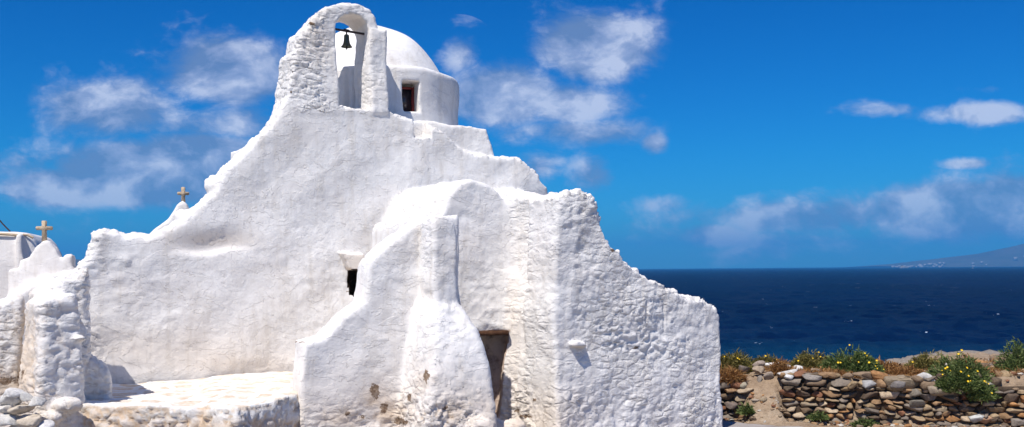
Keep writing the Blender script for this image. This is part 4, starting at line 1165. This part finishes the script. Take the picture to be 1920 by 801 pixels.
ya = mth(nt, 'MAXIMUM', sx.outputs[1], .05)
U = mth(nt, 'DIVIDE', sx.outputs[0], ya); Vv = mth(nt, 'DIVIDE', sx.outputs[2], ya)
cu = nt.nodes.new('ShaderNodeCombineXYZ'); nt.links.new(U, cu.inputs[0]); nt.links.new(mth(nt, 'MULTIPLY', Vv, 1.5), cu.inputs[1])
# domain-warped billowy noise
wn_ = noise_n(nt, 7, 4, .55, cu.outputs[0]); wsc = N(nt, 'ShaderNodeVectorMath', operation='SCALE'); wsc.inputs['Scale'].default_value = .06; nt.links.new(wn_.outputs['Color'], wsc.inputs[0])
wad = N(nt, 'ShaderNodeVectorMath', operation='ADD'); nt.links.new(cu.outputs[0], wad.inputs[0]); nt.links.new(wsc.outputs[0], wad.inputs[1])
c1n = noise_n(nt, 12, 12, .62, wad.outputs[0])
# cloud banks: centre px,py, half sizes, strength
banks = [(430, 135, 95, 50, 1.35), (200, 200, 120, 45, .85), (420, 235, 110, 38, .72), (120, 352, 100, 32, 1.5), (250, 330, 130, 44, 1.7), (375, 292, 85, 32, 1.7), (340, 340, 110, 36, 1.4), (60, 320, 110, 45, .7), (1120, 85, 78, 50, 1.5), (1180, 95, 40, 34, .5),
         (940, 180, 80, 48, 1.4), (860, 105, 34, 34, .75), (1050, 195, 90, 36, .9), (1060, 248, 130, 24, .72), (1228, 268, 20, 16, .8), (1110, 325, 45, 28, .75), (1010, 310, 45, 26, .7),
         (1830, 212, 110, 18, .9), (1660, 205, 80, 14, .7), (1810, 307, 38, 9, .8), (1340, 440, 60, 24, .95), (1540, 405, 250, 34, .95), (1250, 385, 60, 18, .6), (1790, 395, 170, 44, 1.5), (1890, 380, 60, 44, 1.3), (1450, 440, 300, 50, .55), (1850, 165, 60, 10, .4), (200, 420, 200, 30, .3), (1880, 415, 70, 26, .5)]
tot = None
for (px, py, a_, b_, s_) in banks:
    rx, rz = ray(px, py)
    du = mth(nt, 'MULTIPLY', mth(nt, 'SUBTRACT', U, rx), FPX/a_*.88); dv = mth(nt, 'MULTIPLY', mth(nt, 'SUBTRACT', Vv, rz), FPX/b_*.90)
    r2 = mth(nt, 'ADD', mth(nt, 'MULTIPLY', du, du), mth(nt, 'MULTIPLY', dv, dv))
    g = mth(nt, 'MULTIPLY', mth(nt, 'EXPONENT', mth(nt, 'MULTIPLY', r2, -.75)), s_)
    tot = g if tot is None else mth(nt, 'MAXIMUM', tot, g)
dens = mth(nt, 'ADD', tot, mth(nt, 'MULTIPLY', mth(nt, 'SUBTRACT', c1n.outputs[0], .5), 1.65))
dens = mth(nt, 'MULTIPLY', dens, mth(nt, 'GREATER_THAN', tot, .03))
al = N(nt, 'ShaderNodeMapRange', interpolation_type='SMOOTHSTEP'); al.inputs['From Min'].default_value = .20; al.inputs['From Max'].default_value = .84; al.inputs['To Max'].default_value = .78
nt.links.new(dens, al.inputs['Value'])
# brightness inside the cloud: lit from above left, so sample the noise shifted towards the sun
sh = N(nt, 'ShaderNodeVectorMath', operation='ADD'); sh.inputs[1].default_value = (-.02, .045, 0); nt.links.new(wad.outputs[0], sh.inputs[0])
c2n = noise_n(nt, 12, 4, .5, sh.outputs[0])
lit = mth(nt, 'ADD', mth(nt, 'MULTIPLY', mth(nt, 'SUBTRACT', c1n.outputs[0], c2n.outputs[0]), 3.0), .45, clamp=True)
ccol = ramp(nt, lit, [(.15, (1.5, 2.3, 4.0)), (.5, (3.1, 3.8, 5.6)), (.85, (6.0, 6.5, 7.8))])
tintr = ramp(nt, mth(nt, 'MULTIPLY', Vv, 3.0), [(0, (.09, .46, .88)), (.35, (.06, .49, .87)), (.85, (.06, .45, .80))])
deep = mix(nt, 1.0, hs.outputs[0], tintr, 'MULTIPLY')
cm_ = mix(nt, al.outputs[0], deep, ccol)
nt.links.new(cm_, bg.inputs['Color']); bg.inputs['Strength'].default_value = .10
w.cycles.sampling_method = 'MANUAL'; w.cycles.sample_map_resolution = 1024

# ------------------------------------------------------------------ camera
cam = bpy.data.cameras.new('camera'); co = bpy.data.objects.new('camera', cam); C.objects.link(co); scene.camera = co
r = Vector((cr, 0, -sr)); u_ = Vector((sr, 0, cr)); fw = Vector((0, 1, 0))
co.matrix_world = Matrix(((r.x, u_.x, -fw.x, 0), (r.y, u_.y, -fw.y, 0), (r.z, u_.z, -fw.z, EYE), (0, 0, 0, 1)))
cam.sensor_width = 36; cam.lens = 36*FPX/1920; cam.shift_y = (CY-400.5)/1920; cam.clip_start = .1; cam.clip_end = 60000
scene.view_settings.view_transform = 'Standard'; scene.view_settings.look = 'None'; scene.view_settings.gamma = 1
scene.view_settings.exposure = .27
scene.render.engine = 'CYCLES'
scene.cycles.volume_bounces = 0
for o in bpy.data.objects:
    if '_w' in o: del o['_w']
print('script time', time.time()-T0)
